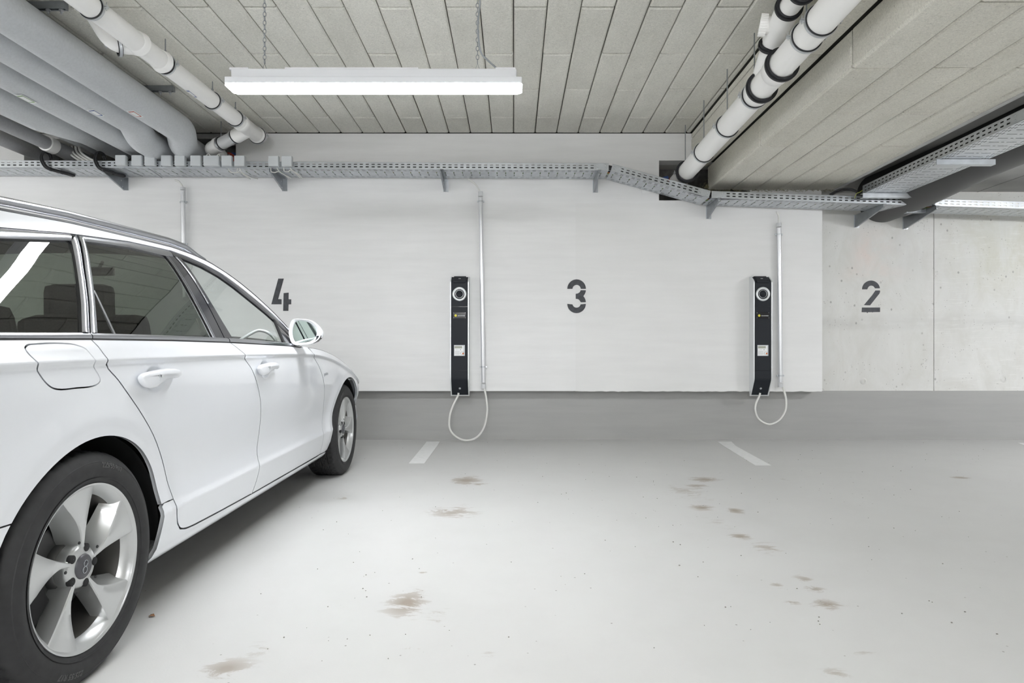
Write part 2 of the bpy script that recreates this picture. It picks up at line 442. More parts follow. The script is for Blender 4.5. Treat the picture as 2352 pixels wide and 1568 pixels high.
# ---------------------------------------------------------------- the room
WALL = 6.45            # bare wall plane
PAN = 6.30             # face of the thick white insulation slab in front of it
ZC = 3.132; ZB = 2.578; ZR = 2.60
XL, XR, YB = -9.6, 9.0, -7.0

def struct(o):
    o['kind'] = 'structure'; return o

# floor: one slab, with the slope
mb = MB()
mb.add([(XL, YB, zf(YB)), (XR, YB, zf(YB)), (XR, WALL + .1, zf(WALL + .1)), (XL, WALL + .1, zf(WALL + .1)),
        (XL, YB, zf(YB) - .2), (XR, YB, zf(YB) - .2), (XR, WALL + .1, zf(WALL + .1) - .2), (XL, WALL + .1, zf(WALL + .1) - .2)],
       [(0, 1, 2, 3), (4, 7, 6, 5), (0, 4, 5, 1), (1, 5, 6, 2), (2, 6, 7, 3), (3, 7, 4, 0)])
struct(mb.build('floor', M['floor']))

# front wall: bare concrete with grey paint up to 0.62 m, joints and cone holes; opening behind the pipes
ZP = .6216
HX0, HX1, HZ0, HZ1 = -4.76, -2.70, 2.80, 3.128      # left hole (pipes)
RX0, RX1, RZ0, RZ1 = 1.415, 2.30, 2.48, 2.868        # right hole (white pipe)
mb = MB()
def wall_rect(m, x0, x1, z0, z1, y0, y1, mi=0): m.box(((x0 + x1) / 2, (y0 + y1) / 2, (z0 + z1) / 2), (x1 - x0, y1 - y0, z1 - z0), mi)
JX = 4.185
wall_rect(mb, XL, XR, -.05, ZP, WALL, WALL + .3, 1)
xs = [(XL, HX0), (HX1, RX0), (RX1, JX - .003), (JX + .003, XR)]
for a, b in xs: wall_rect(mb, a, b, ZP, 3.3, WALL, WALL + .3)
wall_rect(mb, HX0, HX1, ZP, HZ0, WALL, WALL + .3); wall_rect(mb, HX0, HX1, HZ1, 3.3, WALL, WALL + .3)
wall_rect(mb, RX0, RX1, ZP, RZ0, WALL, WALL + .3); wall_rect(mb, RX0, RX1, RZ1, 3.3, WALL, WALL + .3)
wall_rect(mb, JX - .003, JX + .003, ZP, 3.3, WALL + .008, WALL + .3, 2)
wall_rect(mb, 1.4, 2.4, 2.4, 2.9, WALL + .16, WALL + .3, 2); wall_rect(mb, -4.8, -2.6, 2.75, 3.15, WALL + .22, WALL + .3, 2)
for (u, v) in ((1983, 875), (2305, 870)):             # plugged formwork cones
    x = (u - 1179.5) / 1488 * WALL; z = EYE + (812 - v) / 1488 * WALL
    mb.lathe([(0, .018), (-.004, .018), (-.001, .034), (.002, .036)], (x, WALL, z), (0, 1, 0), 24)
struct(mb.build('wall_front', [M['concrete'], M['wallpaint'], M['hole']]))

# thick white slab standing proud of the wall, ending at x = 3.0
PX1 = (1887 - 1179.5) / 1488 * PAN
PZ = EYE - 85.5 * PAN / 1488
mb = MB()
SX = (1322 - 1179.5) / 1488 * PAN; SZ = EYE + (812 - 467) / 1488 * PAN
y1 = WALL - .001
wall_rect(mb, XL, HX0, PZ, 3.13, PAN, y1); wall_rect(mb, HX0, HX1, PZ, HZ0, PAN, y1)
wall_rect(mb, HX1, RX0, SZ, 3.13, PAN, y1); wall_rect(mb, RX0, RX1, RZ1, 3.13, PAN, y1)
wall_rect(mb, RX0, RX1, SZ, RZ0, PAN, y1); wall_rect(mb, RX1, PX1, SZ, 2.585, PAN, y1)
wall_rect(mb, RX1, PX1, 2.585, 3.13, PAN + .02, y1)
wall_rect(mb, HX1, SX, PZ, SZ, PAN, y1)
wall_rect(mb, SX, PX1 + .006, PZ - .002, SZ, PAN - .0025, y1, 1)
wall_rect(mb, HX1, SX - .02, PZ - .001, PZ + .115, PAN - .0015, PAN + .02, 0)
# ragged lower and right edge of the trowelled coat
random.seed(3)
q_ = [SX + .02 + (PX1 - SX - .02) * k / 60 for k in range(61)]; h_ = [PZ - .0025 - .006 * random.random() ** 2 for k in q_]
mb.add([(x, PAN - .0024, z) for x, z in zip(q_, h_)] + [(x, PAN - .0024, PZ + .001) for x in q_] + [(x, PAN + .02, z) for x, z in zip(q_, h_)], [(k, k + 1, 62 + k, 61 + k) for k in range(60)] + [(k + 1, k, 122 + k, 123 + k) for k in range(60)], 1)
struct(mb.build('wall_panel', [M['plaster'], M['plaster2']], weld=False))

# other walls
mb = MB(); wall_rect(mb, XL - .2, XL, -.3, 3.4, YB, WALL + .3); struct(mb.build('wall_left', M['plaster']))
mb = MB(); wall_rect(mb, XR, XR + .2, -.3, 3.4, YB, WALL + .3); struct(mb.build('wall_right', M['concrete']))
mb = MB(); wall_rect(mb, XL - .2, XR + .2, -.3, 3.4, YB - .2, YB); struct(mb.build('wall_back', M['plaster']))
mb = MB(); wall_rect(mb, XL - .2, XR + .2, 3.18, 3.4, YB - .2, WALL + .3); struct(mb.build('ceiling_slab', M['gap']))

def boards(mb, O, U, V, N, u0, u1, v0, v1, L, W, pu, pv, th=.022, ch=.010, gap=.0035):
    """laid rows of boards; U along the boards, V across, N out of the surface"""
    O, U, V, N = map(Vector, (O, U, V, N))
    c = math.floor((v0 - pv) / W)
    while pv + c * W < v1 - 1e-6:
        a0, a1 = max(v0, pv + c * W), min(v1, pv + (c + 1) * W)
        off = pu + (L / 2 if c % 2 else 0)
        k = math.floor((u0 - off) / L)
        while off + k * L < u1 - 1e-6:
            b0, b1 = max(u0, off + k * L), min(u1, off + (k + 1) * L)
            if b1 - b0 > .03 and a1 - a0 > .03:
                j = random.uniform(-.0012, .0012)
                g = gap + random.uniform(-.001, .0015)
                h = g + .004; lo = [(b0 + h, a0 + g), (b1 - h, a0 + g), (b1 - h, a1 - g), (b0 + h, a1 - g)]
                c_ = ch + g
                e_ = c_ + .003; hi = [(b0 + e_, a0 + c_), (b1 - e_, a0 + c_), (b1 - e_, a1 - c_), (b0 + e_, a1 - c_)]
                vs = [O + U * a + V * b - N * th for a, b in lo] + [O + U * a + V * b - N * (ch * .9) for a, b in lo] + [O + U * a + V * b + N * j for a, b in hi]
                mb.add(vs, [(0, 1, 5, 4), (1, 2, 6, 5), (2, 3, 7, 6), (3, 0, 4, 7), (4, 5, 9, 8), (5, 6, 10, 9), (6, 7, 11, 10), (7, 4, 8, 11), (8, 9, 10, 11)])
            k += 1
        c += 1

mb = MB()
boards(mb, (0, 0, ZC), (0, 1, 0), (1, 0, 0), (0, 0, -1), YB, PAN, XL, 1.725, 1.24, .2096, 5.258, 0.0)
mb.box(((XL + 1.75) / 2, (YB + PAN) / 2, ZC + .033), (1.75 - XL, PAN - YB, .02), 1)
struct(mb.build('ceiling', [M['board'], M['gap']], weld=False, fix=False))

# clad bulkhead: upper cheek, ledge, lower cheek, soffit, metal edge strip
mb = MB()
BX0, BX1, BX2 = 1.725, 1.885, 3.11; ZL = EYE + 1.815
boards(mb, (BX0, 0, 0), (0, 1, 0), (0, 0, 1), (-1, 0, 0), YB, PAN, ZL, ZC, 1.35, .26, 4.96, ZC - .055 - .26)
boards(mb, (0, 0, ZL), (0, 1, 0), (1, 0, 0), (0, 0, -1), YB, PAN, BX0, BX1, 1.35, .2, 5.3, BX0)
boards(mb, (BX1, 0, 0), (0, 1, 0), (0, 0, 1), (-1, 0, 0), YB, PAN, ZB, ZL, 1.35, .24, 3.613, ZB)
boards(mb, (0, 0, ZB), (0, 1, 0), (1, 0, 0), (0, 0, -1), YB, PAN, BX1, BX2, 1.35, .2290, 4.964, BX1)
mb.box(((BX0 + BX2) / 2 + .03, (YB + PAN) / 2, (ZL + 3.2) / 2 + .03), (BX2 - BX0 - .05, PAN - YB, 3.2 - ZL - .03), 1)
mb.box(((BX1 + BX2) / 2 + .03, (YB + PAN) / 2, (ZB + ZL) / 2 + .03), (BX2 - BX1 - .05, PAN - YB, ZL - ZB), 1)
struct(mb.build('ceiling_bulkhead', [M['board2'], M['gap']], weld=False, fix=False))
mb = MB(); mb.box((BX2 + .012, (YB + PAN) / 2, ZB + .006), (.030, PAN - YB, .016)); mb.box((BX2 + .024, (YB + PAN) / 2, ZB + .03), (.006, PAN - YB, .05))
struct(mb.build('trim_1', M['greypaint']))
# right bay: slot with an added slab to catch bounced light, lower bare soffit
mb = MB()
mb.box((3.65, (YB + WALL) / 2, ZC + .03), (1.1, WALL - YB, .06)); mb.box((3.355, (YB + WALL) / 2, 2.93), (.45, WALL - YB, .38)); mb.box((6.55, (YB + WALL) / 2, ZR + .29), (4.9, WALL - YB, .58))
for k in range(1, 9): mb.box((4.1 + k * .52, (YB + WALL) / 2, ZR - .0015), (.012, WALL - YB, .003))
struct(mb.build('ceiling_bay', M['ceilconc'], weld=False))

def P(u, v, y): return Vector(((u - 1179.5) / 1488 * y, y, EYE + (812 - v) / 1488 * y))

# fibre crumbs where the bulkhead meets the wall
mb = MB(); random.seed(11)
for i in range(420):
    x = random.uniform(1.9, 3.1); r = random.random()
    if i < 120: x = 1.885 + random.gauss(0, .035)
    z = ZB + random.uniform(-.012, .010) + (abs(random.gauss(0, .03)) if i < 120 else 0)
    a = Vector((x, PAN - random.uniform(.0, .03) - (.02 if i < 120 else 0), z)); d = Vector((random.uniform(-1, 1), random.uniform(-1, 0), random.uniform(-.8, .8))) * .016
    mb.tube([a, a + d, a + d * 1.6 + Vector((0, 0, .004))], .0012, 4)
tag(mb.build('mineral_fibre', M['foam'], weld=False), 'ragged brown mineral fibre squeezed out along the bulkhead end at the wall', 'insulation fibre', kind='stuff')

# ---------------------------------------------------------------- painted numbers and floor marks
def plan_poly(pts, u0, v0, sc, y):
    out = []
    for a, b in pts:
        p = P(u0 + a / sc, v0 + b / sc, y); out.append((p.x, p.z))
    return out
def number(name, label, polys, u0, v0, y):
    mb = MB()
    for pl in polys:
        q = plan_poly(pl, u0, v0, 13.07, y); mb.prism(q, lambda a, b, t: (a, t, b), y - .0006, y - .0030)
    o = mb.build(name, M['stencil']); tag(o, label, 'painted number'); return o
def arc(cx, cy, rx, ry, a0, a1, n=16):
    return [(cx + rx * math.cos(math.radians(a0 + (a1 - a0) * k / n)), cy - ry * math.sin(math.radians(a0 + (a1 - a0) * k / n))) for k in range(n + 1)]
four = [[(515, 257), (680, 257), (510, 872), (612, 875), (612, 1028), (305, 1028)], [(675, 692), (826, 678), (820, 878), (903, 880), (901, 1028), (822, 1030), (816, 1225), (660, 1225)]]
top3 = arc(580, 565, 280, 285, 0, 180) + arc(580, 575, 125, 130, 175, 5)
mid3 = [(700, 605), (858, 607)] + [(850, 660), (825, 720), (782, 785), (815, 825), (845, 890), (858, 965), (705, 967)] + [(680, 925), (640, 880), (600, 868), (552, 863), (552, 712), (610, 705), (655, 680), (690, 640)]
bot3 = arc(578, 1015, 278, 285, 180, 360) + arc(578, 1010, 122, 118, 0, -180)
bot3 = arc(578, 1015, 278, 278, 180, 360) + [(705, 1030)] + arc(578, 1010, 122, 118, -10, -170)
three = [top3, mid3, bot3]
top2 = arc(528, 580, 268, 265, 7, 180) + [(415, 578)] + [(440, 520), (480, 480), (535, 465), (590, 478), (625, 510), (648, 548)]
two = [top2, [(660, 615), (795, 612), (800, 650), (780, 705), (500, 1058), (312, 1053), (560, 760)], [(258, 1125), (800, 1125), (797, 1258), (590, 1262), (575, 1272), (555, 1262), (430, 1264), (425, 1290), (408, 1290), (405, 1264), (250, 1264)]]
number('bay_number', 'dark stencilled number 4 on the white wall above the car mirror', four, 600, 620, PAN)
number('bay_number', 'dark stencilled number 3 on the white wall between the two charging stations', three, 1280, 620, PAN - .0025)
number('bay_number', 'dark stencilled number 2 on the bare concrete wall at right', two, 1960, 620, WALL)

def line_mark(pts, label):
    mb = MB(); q = []
    for u, v in pts:
        y = 1473.1 / (v - 781.05); q.append(((u - 1179.5) / 1488 * y, y))
    mb.prism(q, lambda a, b, t: (a, b, zf(b) + t), .0003, .0018)
    tag(mb.build('parking_line', M['linepaint']), label, 'parking line', 'painted parking bay lines')
line_mark([(980, 1014), (1010, 1014), (1004, 1024), (974.5, 1064), (939, 1064), (974, 1022)], 'short white painted floor line below the left charging station, left of its cable loop')
line_mark([(1648, 1014), (1680, 1014), (1690, 1024), (1771, 1068.5), (1735, 1068.5), (1662, 1024)], 'short white painted floor line below the right charging station')
line_mark([(2338, 1017), (2368, 1017), (2520, 1070), (2480, 1070)], 'white painted floor line cut off by the right edge of the photo')

# ---------------------------------------------------------------- lamps
def make_lamp(top, main=False):
    r = empty('ceiling_lamp')
    L, W = 1.466, .115
    mb = MB()
    mb.box((0, 0, .048), (L - .055, W - .03, .062), ch=.008)
    for (x0, x1) in ((-.715, -.62), (-.44, .22), (.60, .70)): mb.box(((x0 + x1) / 2, 0, .079), (x1 - x0, W - .035, .012), ch=.002)
    mb.box((0, 0, .0155 if main else .065), (L - .004, W - .001 - (0 if main else .01), .035), ch=.004)
    mb.build('housing', M['housing'], r, weld=False)
    mb = MB()
    x = L / 2; w = W / 2
    def ring(x, w, z, c): return [(-x + c, -w, z), (x - c, -w, z), (x, -w + c, z), (x, w - c, z), (x - c, w, z), (-x + c, w, z), (-x, w - c, z), (-x, -w + c, z)]
    R = [ring(x, w, .000 if main else .052, .012), ring(x, w, -.007, .012), ring(x - .012, w - .006, -.0130, .012)]  # unseen lamps get a deeper diffuser, shaped to brighten the ceiling
    vs = sum(R, []); fs = [tuple(range(16, 24))[::-1], tuple(range(8))]
    for i in range(2):
        for k in range(8): fs.append((i * 8 + k, i * 8 + (k + 1) % 8, (i + 1) * 8 + (k + 1) % 8, (i + 1) * 8 + k))
    mb.add(vs, fs); mb.build('diffuser', M['lamp' if main else 'lamp2'], r)
    for cx in (-.555, .51):
        mb = MB()
        mb.box((cx, 0, .083), (.045, .022, .006))
        z = .086
        mb.tube([(cx - .012, 0, z), (cx, 0, z + .035), (cx + .012, 0, z)], .0015, 6)
        z += .032; k = 0
        while z < top - .02:
            pts = []
            for i in range(12):
                a = 2 * PI * i / 12; q = (.0075 * math.sin(a), .013 * math.cos(a))
                pts.append((cx + (q[0] if k % 2 else 0), 0 if k % 2 else q[0], z + .013 + q[1]))
            mb.tube(pts, .0018, 6, closed=True); z += .0215; k += 1
        mb.cyl((cx, 0, top - .02), (cx, 0, top + .012), .003)
        mb.build('chain', M['galvd'], r, fix=False)
    mb = MB()
    pts = [(.62, 0, .08), (.60, -.005, .10), (.56, -.008, .135), (.525, -.008, .18)]
    k = .18
    while k < top: k += .12; pts.append((.518 + .006 * math.sin(k * 17), -.010, min(k, top + .01)))
    mb.tube(smoothpath(pts, 5), .0048, 8)
    mb.build('power_cable', M['greycable'], r)
    return r
long_top = ZC - (2.305 + .0145)
lamp = make_lamp(long_top, True); short = long_ = None
LLAB = ['long lit white strip lamp hanging on two chains above the middle of the photo', 'long lit strip lamp hanging in the bay right of the bulkhead', 'long lit strip lamp hanging at far left beyond the grey pipes',
        'long lit strip lamp hanging behind the camera in the middle lane', 'long lit strip lamp behind the camera in the right bay', 'long lit strip lamp behind the camera at far left', 'long lit strip lamp deepest behind the camera']
for i, (x, y, z) in enumerate(LAMPS):
    if i == 0: o = lamp
    elif x > 4:
        if short is None: short = o = make_lamp(ZR - (2.305 + .0145))
        else: o = copy_tree(short)
    elif long_ is None: long_ = o = make_lamp(long_top)
    else: o = copy_tree(long_)
    o.location = (x, y, z + .0145)
    tag(o, LLAB[i], 'strip lamp', 'chain hung strip lamps')
# ---------------------------------------------------------------- insulated pipes under the ceiling at left
def ins_pipe(name, pts, r, material, label, rad=None, group=None, extra=None):
    o = empty(name, pts[-2])
    off = Vector(pts[-2])
    mb = MB()
    path = [Vector(p) - off for p in pts]
    if rad is None: path = fillet(path, .07, 5); rr = r
    else: rr = rad
    mb.tube(path, rr, 40); mb.build('lagging', material, o)
    if extra: extra(o, off)
    tag(o, label, 'pipe', group)
    return o
def pipe_label(u, v, y, w, frame, flip=False, down=.0):
    """flow label, a little curved plate wrapped on the pipe side that faces the camera"""
    def f(o, off):
        for (mi, k, lift, m) in ((0, 1.0, .0015, M['white']), (1, .80, .0022, M[frame]), (2, .62, .0029, M['white'])):
            mb = MB(); rows = []
            for i in range(6):
                a = -.22 * k + .44 * k * i / 5
                row = []
                for j in range(7):
                    s = (j / 6 - .5) * w * k
                    row.append(f.fn(s, a, lift))
                rows.append(row)
            mb.grid(rows)
            mb.build('flow_label', m, o, fix=False, M=Matrix.Translation(-off))
    return f
def label_on(X, Z, r, y, w, frame, ang):
    f = pipe_label(0, 0, y, w, frame)
    f.fn = lambda s, a, lift: (X + (r + lift) * math.cos(ang + a), y + s, Z + (r + lift) * math.sin(ang + a))
    return f
A0 = math.radians(-44)
ins_pipe('insulated_pipe', [(-2.94, YB, 2.968), (-2.94, 5.72, 2.968), (-3.045, 5.98, 2.905), (-3.06, 6.44, 2.905)], .122, M['insul'],
         'rightmost thick grey insulated pipe, with the red flow label, elbow above the tray', extra=label_on(-2.94, 2.968, .122, 5.02, .14, 'red', A0 - .75))
ins_pipe('insulated_pipe', [(-3.235, YB, 2.968), (-3.235, 5.50, 2.968), (-3.305, 5.76, 2.90), (-3.31, 6.44, 2.90)], .122, M['insul'],
         'second thick grey insulated pipe from the right, with the blue flow label', extra=label_on(-3.235, 2.968, .122, 5.0, .14, 'blue', A0 - .72))
ins_pipe('insulated_pipe', [(-3.56, YB, 2.968), (-3.56, 5.9, 2.968), (-3.56, 6.44, 2.965)], .120, M['insul'],
         'third thick grey insulated pipe from the right, running straight into the wall', extra=label_on(-3.56, 2.968, .124, 4.72, .16, 'green', A0 - .75))
ins_pipe('insulated_pipe', [(-3.92, YB, 2.965), (-3.92, 5.35, 2.965), (-3.90, 5.86, 2.985), (-3.90, 5.87, 2.985), (-3.88, 6.44, 2.985)], .135, M['insul'],
         'fourth thick grey insulated pipe, stepping down to a thinner size near the wall', rad=[.135, .135, .092, .088, .088], extra=label_on(-3.92, 2.965, .135, 4.55, .20, 'green', A0 - .85))
ins_pipe('insulated_pipe', [(-4.17, YB, 3.02), (-4.17, 6.0, 3.02), (-4.17, 6.44, 3.02)], .050, M['insul'], 'slim grey insulated pipe tucked against the ceiling between thick and thin pipes')
def collar(o, off):
    mb = MB(); mb.tube([Vector((-4.285, 5.93, 2.92)) - off, Vector((-4.284, 6.03, 2.918)) - off], .073, 28); mb.build('collar', M['pvc'], o)
ins_pipe('insulated_pipe', [(-4.285, YB, 2.92), (-4.285, 5.99, 2.92), (-4.25, 6.2, 2.90), (-4.24, 6.44, 2.90)], .059, M['insuld'], 'thin dark grey insulated pipe with a white collar, lower left', rad=[.059, .059, .070, .070], extra=collar)
ins_pipe('insulated_pipe', [(-4.59, YB, 2.92), (-4.59, 6.0, 2.92), (-4.59, 6.44, 2.92)], .067, M['insuld'], 'thin dark grey insulated pipe, lowest and leftmost of the bundle')
for i, (y, x) in enumerate(((3.954, -2.73), (5.19, -2.72), (2.6, -2.73))):
    o = empty('mounting_rail', (x, y, 3.11))
    mb = MB(); mb.box((-.80, .018, 0), (1.6, .003, .040)); mb.box((-.80, -.018, 0), (1.6, .003, .040)); mb.box((-.80, 0, .019), (1.6, .036, .003))
    mb.box((-.80, .013, -.019), (1.6, .010, .002)); mb.box((-.80, -.013, -.019), (1.6, .010, .002)); mb.box((-.002, 0, 0), (.003, .040, .042)); mb.build('rail', M['galvd'], o, weld=False)
    for dx in (-.03, -.11):
        mb = MB(); mb.cyl((dx, 0, -.048), (dx, 0, .012), .005, 8); mb.cyl((dx, 0, -.036), (dx, 0, -.026), .011, 6, smooth=False); mb.cyl((dx, 0, -.025), (dx, 0, -.021), .014, 12); mb.build('bolt', M['zinc'], o)
    tag(o, ['dark slotted ceiling rail beside the grey pipes, near the top photo edge', 'dark slotted mounting rail on the ceiling beside the grey pipes, nearer the wall', 'dark slotted mounting rail above the grey pipes, out of the photo at the top'][i], 'mounting rail', 'rails carrying the grey pipes')

# ---------------------------------------------------------------- white waste pipes with clamps
def clamp(parent, c, ax, r, ztop=None, side=1, strap=False, lug=True):
    c = Vector(c); ax = Vector(ax).normalized()
    o = empty('pipe_clamp', c); o.parent = parent
    w = .030 if strap else .024
    mb = MB(); mb.lathe([(-w / 2, r - .002), (-w / 2, r + (.011 if strap else .006)), (w / 2, r + (.011 if strap else .006)), (w / 2, r - .002)], (0, 0, 0), ax, 48)
    if strap:
        mb.lathe([(-.004, r), (-.004, r + .018), (.012, r + .018), (.012, r)], (0, 0, 0), ax, 48)
        a = math.radians(150 if side > 0 else 30); mb.box((math.cos(a) * (r + .02), 0, math.sin(a) * (r + .02)), (.03, .035, .02), ch=.004)
    mb.build('rubber_ring', M['rubber'], o)
    if not strap:
        mb = MB(); mb.lathe([(-.008, r + .004), (-.008, r + .0095), (.008, r + .0095), (.008, r + .004)], (0, 0, 0), ax, 48)
        if lug:
            for s in ((side,) if ztop is None else (-1, 1)):
                mb.box((s * (r + .018), 0, .004), (.024, .018, .003)); mb.box((s * (r + .018), 0, -.004), (.024, .018, .003))
                mb.cyl((s * (r + .020), 0, -.018), (s * (r + .020), 0, .026), .0032, 8); mb.cyl((s * (r + .020), 0, .006), (s * (r + .020), 0, .012), .0065, 6, smooth=False)
        mb.build('steel_band', M['zinc'], o)
    if ztop is not None:
        mb = MB(); mb.cyl((0, 0, r + .004), (0, 0, r + .03), .008, 12); mb.cyl((0, 0, r + .01), (0, 0, ztop - c.z), .0045, 8); mb.build('threaded_rod', M['galvd'], o)
    return o

wl = empty('waste_pipe', (-2.37, 5.6, 3.0)); off = Vector((-2.37, 5.6, 3.0))
tag(wl, 'white plastic waste pipe with clamps at left, branching before the wall beside the lamp', 'waste pipe')
def zl(y): return EYE + 1.945 + .031 * (y - 3.645)
def pl(x, y, z): return Vector((x, y, z)) - off
mb = MB(); mb.tube([pl(-2.37, YB, zl(YB)), pl(-2.37, 5.62, zl(5.62))], .0625, 40); mb.build('pipe', M['pvc'], wl)
mb = MB(); mb.tube([pl(-2.37, y, zl(y)) for y in (5.60, 5.61, 5.66, 5.67, 5.98)], [.0635, .071, .071, .066, .066], 40)
mb.tube([pl(-2.37, 5.80, zl(5.8)), pl(-2.52, 5.885, 2.965)], .064, 32); mb.build('branch_fitting', M['pvc'], wl, weld=False)
mb = MB(); mb.tube([pl(-2.37, y, zl(y)) for y in (5.96, 5.97, 6.03, 6.045)], [.066, .073, .073, .066], 36); mb.build('end_cap', M['pvc'], wl)
mb = MB(); mb.tube([pl(-2.52, 5.885, 2.965), pl(-2.77, 6.02, 2.912)], .055, 32); mb.build('branch_pipe', M['pvcg'], wl)
mb = MB(); mb.tube([pl(*p) for p in fillet([(-2.72, 5.99, 2.923), (-2.84, 6.055, 2.90), (-2.81, 6.22, 2.885)], .06)], .060, 32)
mb.tube([pl(-2.72, 5.99, 2.923), pl(-2.745, 6.004, 2.918)], .067, 32); mb.tube([pl(-2.815, 6.19, 2.888), pl(-2.81, 6.22, 2.885)], .067, 32); mb.build('elbow', M['pvc'], wl, weld=False)
mb = MB(); mb.tube([pl(-2.81, 6.2, 2.886), pl(-2.78, 6.66, 2.875)], .055, 32); mb.build('wall_pipe', M['pvcg'], wl)
mb = MB(); mb.tube([pl(-2.795, 6.34, 2.882), pl(-2.79, 6.44, 2.88)], .078, 32); mb.build('fire_collar', M['red'], wl)
mb = MB(); mb.tube([pl(-2.775, 6.40, 2.885), pl(-2.77, 6.60, 2.88)], .092, 32); mb.build('sleeve', M['blue'], wl)
mb = MB(); mb.tube([pl(*q) for q in fillet([(-2.37, 4.12, zl(4.12)), (-2.49, 4.03, 2.915), (-2.60, 3.99, 3.115)], .08)], .057, 32); mb.build('cleaning_stub', M['pvc'], wl, weld=False)
for y in (4.09, 4.36):
    mb = MB(); mb.tube([pl(-2.37, y + d, zl(y)) for d in (-.035, -.028, 0, .012, .02)], [.0635, .069, .070, .076, .064], 40); mb.build('socket', M['pvc'], wl)
clamp(wl, pl(-2.465, 4.045, 2.915), (-.12, -.09, -.03), .058, side=-1)
for y in (3.64, 4.41, 5.10, 5.52): clamp(wl, pl(-2.37, y, zl(y)), (0, 1, .03), .0635, ZC - off.z + .01)
for y in (2.4, 1.0, -.6): clamp(wl, pl(-2.37, y, zl(y)), (0, 1, .03), .0635, ZC - off.z + .01)
clamp(wl, pl(-2.54, 5.896, 2.961), (-.25, .135, -.053), .055, side=1); clamp(wl, pl(-2.70, 5.98, 2.927), (-.25, .135, -.053), .0555, ZC - off.z)
clamp(wl, pl(-2.37, 6.00, zl(6.0)), (0, 1, 0), .072, side=1); clamp(wl, pl(-2.812, 6.235, 2.885), (0, 1, 0), .056, side=1)
f = label_on(-2.37 , zl(4.78), .0635, 4.78, .15, 'blue', math.radians(-95)); f(wl, off)

wr = empty('waste_pipe', (1.61, 6.0, 2.68)); off = Vector((1.61, 6.0, 2.68))
tag(wr, 'thick white plastic waste pipe with black rings along the bulkhead, entering the right wall opening', 'waste pipe')
def zr(y): return EYE + 1.742 - .02 * (y - 3.4)
mb = MB(); mb.tube([pl(1.61, YB, zr(YB)), pl(1.61, 6.02, zr(6.02))], .080, 44); mb.build('pipe', M['pvc'], wr)
mb = MB(); mb.tube([pl(1.61, 6.03, zr(6.03)), pl(1.61, 6.60, zr(6.6))], .082, 44); mb.build('wall_pipe', M['pvc'], wr)
for y in (3.93, 4.24): 
    mb = MB(); mb.tube([pl(1.61, y + d, zr(y)) for d in (-.03, -.02, .06, .07)], [.081, .087, .087, .081], 44); mb.build('socket', M['pvc'], wr)
for y in (6.01, 4.195, 3.88): clamp(wr, pl(1.61, y, zr(y)), (0, 1, 0), .086, None, -1, True)
for y in (6.07, 5.48, 4.88, 4.33, 3.56, 3.39, 2.2, .6): clamp(wr, pl(1.61, y, zr(y)), (0, 1, -.02), .081, ZC - off.z + .01, -1)
br = [(1.50, 1.6, 3.0), (1.545, 3.2, 2.955), (1.553, 3.446, 2.945), (1.566, 3.744, 2.955), (1.600, 4.00, 2.915), (1.61, 4.15, 2.84), (1.61, 4.26, 2.74)]
mb = MB(); mb.tube([pl(*p) for p in br], .058, 32); mb.build('branch_pipe', M['pvc'], wr)
mb = MB(); mb.tube([pl(1.564, 3.69, 2.955), pl(1.60, 3.98, 2.921)], .069, 32); mb.tube([pl(1.58, 3.86, 2.945), pl(1.51, 3.88, 2.955)], .050, 28); mb.build('cleaning_fitting', M['pvc'], wr, weld=False)
mb = MB(); c0, c1 = pl(1.515, 3.875, 2.953), pl(1.475, 3.885, 2.960); ax = (c1 - c0).normalized()
mb.tube([c0, c1], .060, 36)
u_ = ax.orthogonal().normalized(); v_ = ax.cross(u_)
for k in range(28):
    a = 2 * PI * k / 28; q = u_ * math.cos(a) * .0605 + v_ * math.sin(a) * .0605; mb.tube([c0 + q, c1 + q], .0026, 6)
mb.build('screw_cap', M['pvc'], wr, weld=False)
for (p, d) in (((1.601, 4.02, 2.908), (.03, .2, -.10)), ((1.562, 3.67, 2.955), (.02, .3, -.00)), ((1.555, 3.48, 2.946), (.02, .3, .02))): clamp(wr, pl(*p), d, .061, None, -1, True)
mb = MB(); mb.tube([pl(1.49, 6.36, 2.70), pl(1.46, 6.38, 2.665), pl(1.44, 6.36, 2.61)], .022, 8); mb.tube([pl(1.44, 6.38, 2.70), pl(1.52, 6.36, 2.72)], .018, 8); mb.build('tape', M['blue'], wr, weld=False)
mb = MB(); mb.tube([pl(1.53, 6.34, 2.70), pl(1.50, 6.35, 2.66), pl(1.485, 6.34, 2.60)], .008, 8); mb.build('seal_strip', M['red'], wr)

bp = empty('lagged_pipe', (3.84, 5.4, 2.685)); off = Vector((3.84, 5.4, 2.685))
mb = MB(); mb.tube([pl(*p) for p in fillet([(3.84, YB, 2.685), (3.84, 5.3, 2.685), (3.74, 6.0, 2.58), (3.66, 6.5, 2.545)], .4, 8)], .252, 56); mb.build('lagging', M['blackpipe'], bp)
for y in (1.0, 3.1, 5.2):
    mb = MB(); mb.tube([pl(3.84, y - .002, 2.685), pl(3.84, y + .002, 2.685)], .2535, 56); mb.build('joint_tape', M['rubber'], bp)
tag(bp, 'very thick black lagged pipe running above the right perforated tray', 'pipe')
mb = MB()
for i in range(4):
    pts = [P(157 + 8 * i, 336, 6.2), P(159 + 9 * i, 350, 6.16), P(172 + 10 * i, 362, 6.14), P(192 + 11 * i, 374, 6.14)]
    mb.tube(smoothpath(pts, 6), .010, 10)
tag(mb.build('flexible_hose', M['whitecable'], weld=False), 'looped light grey flexible hoses behind the tray, below the thick grey pipes', 'hose')

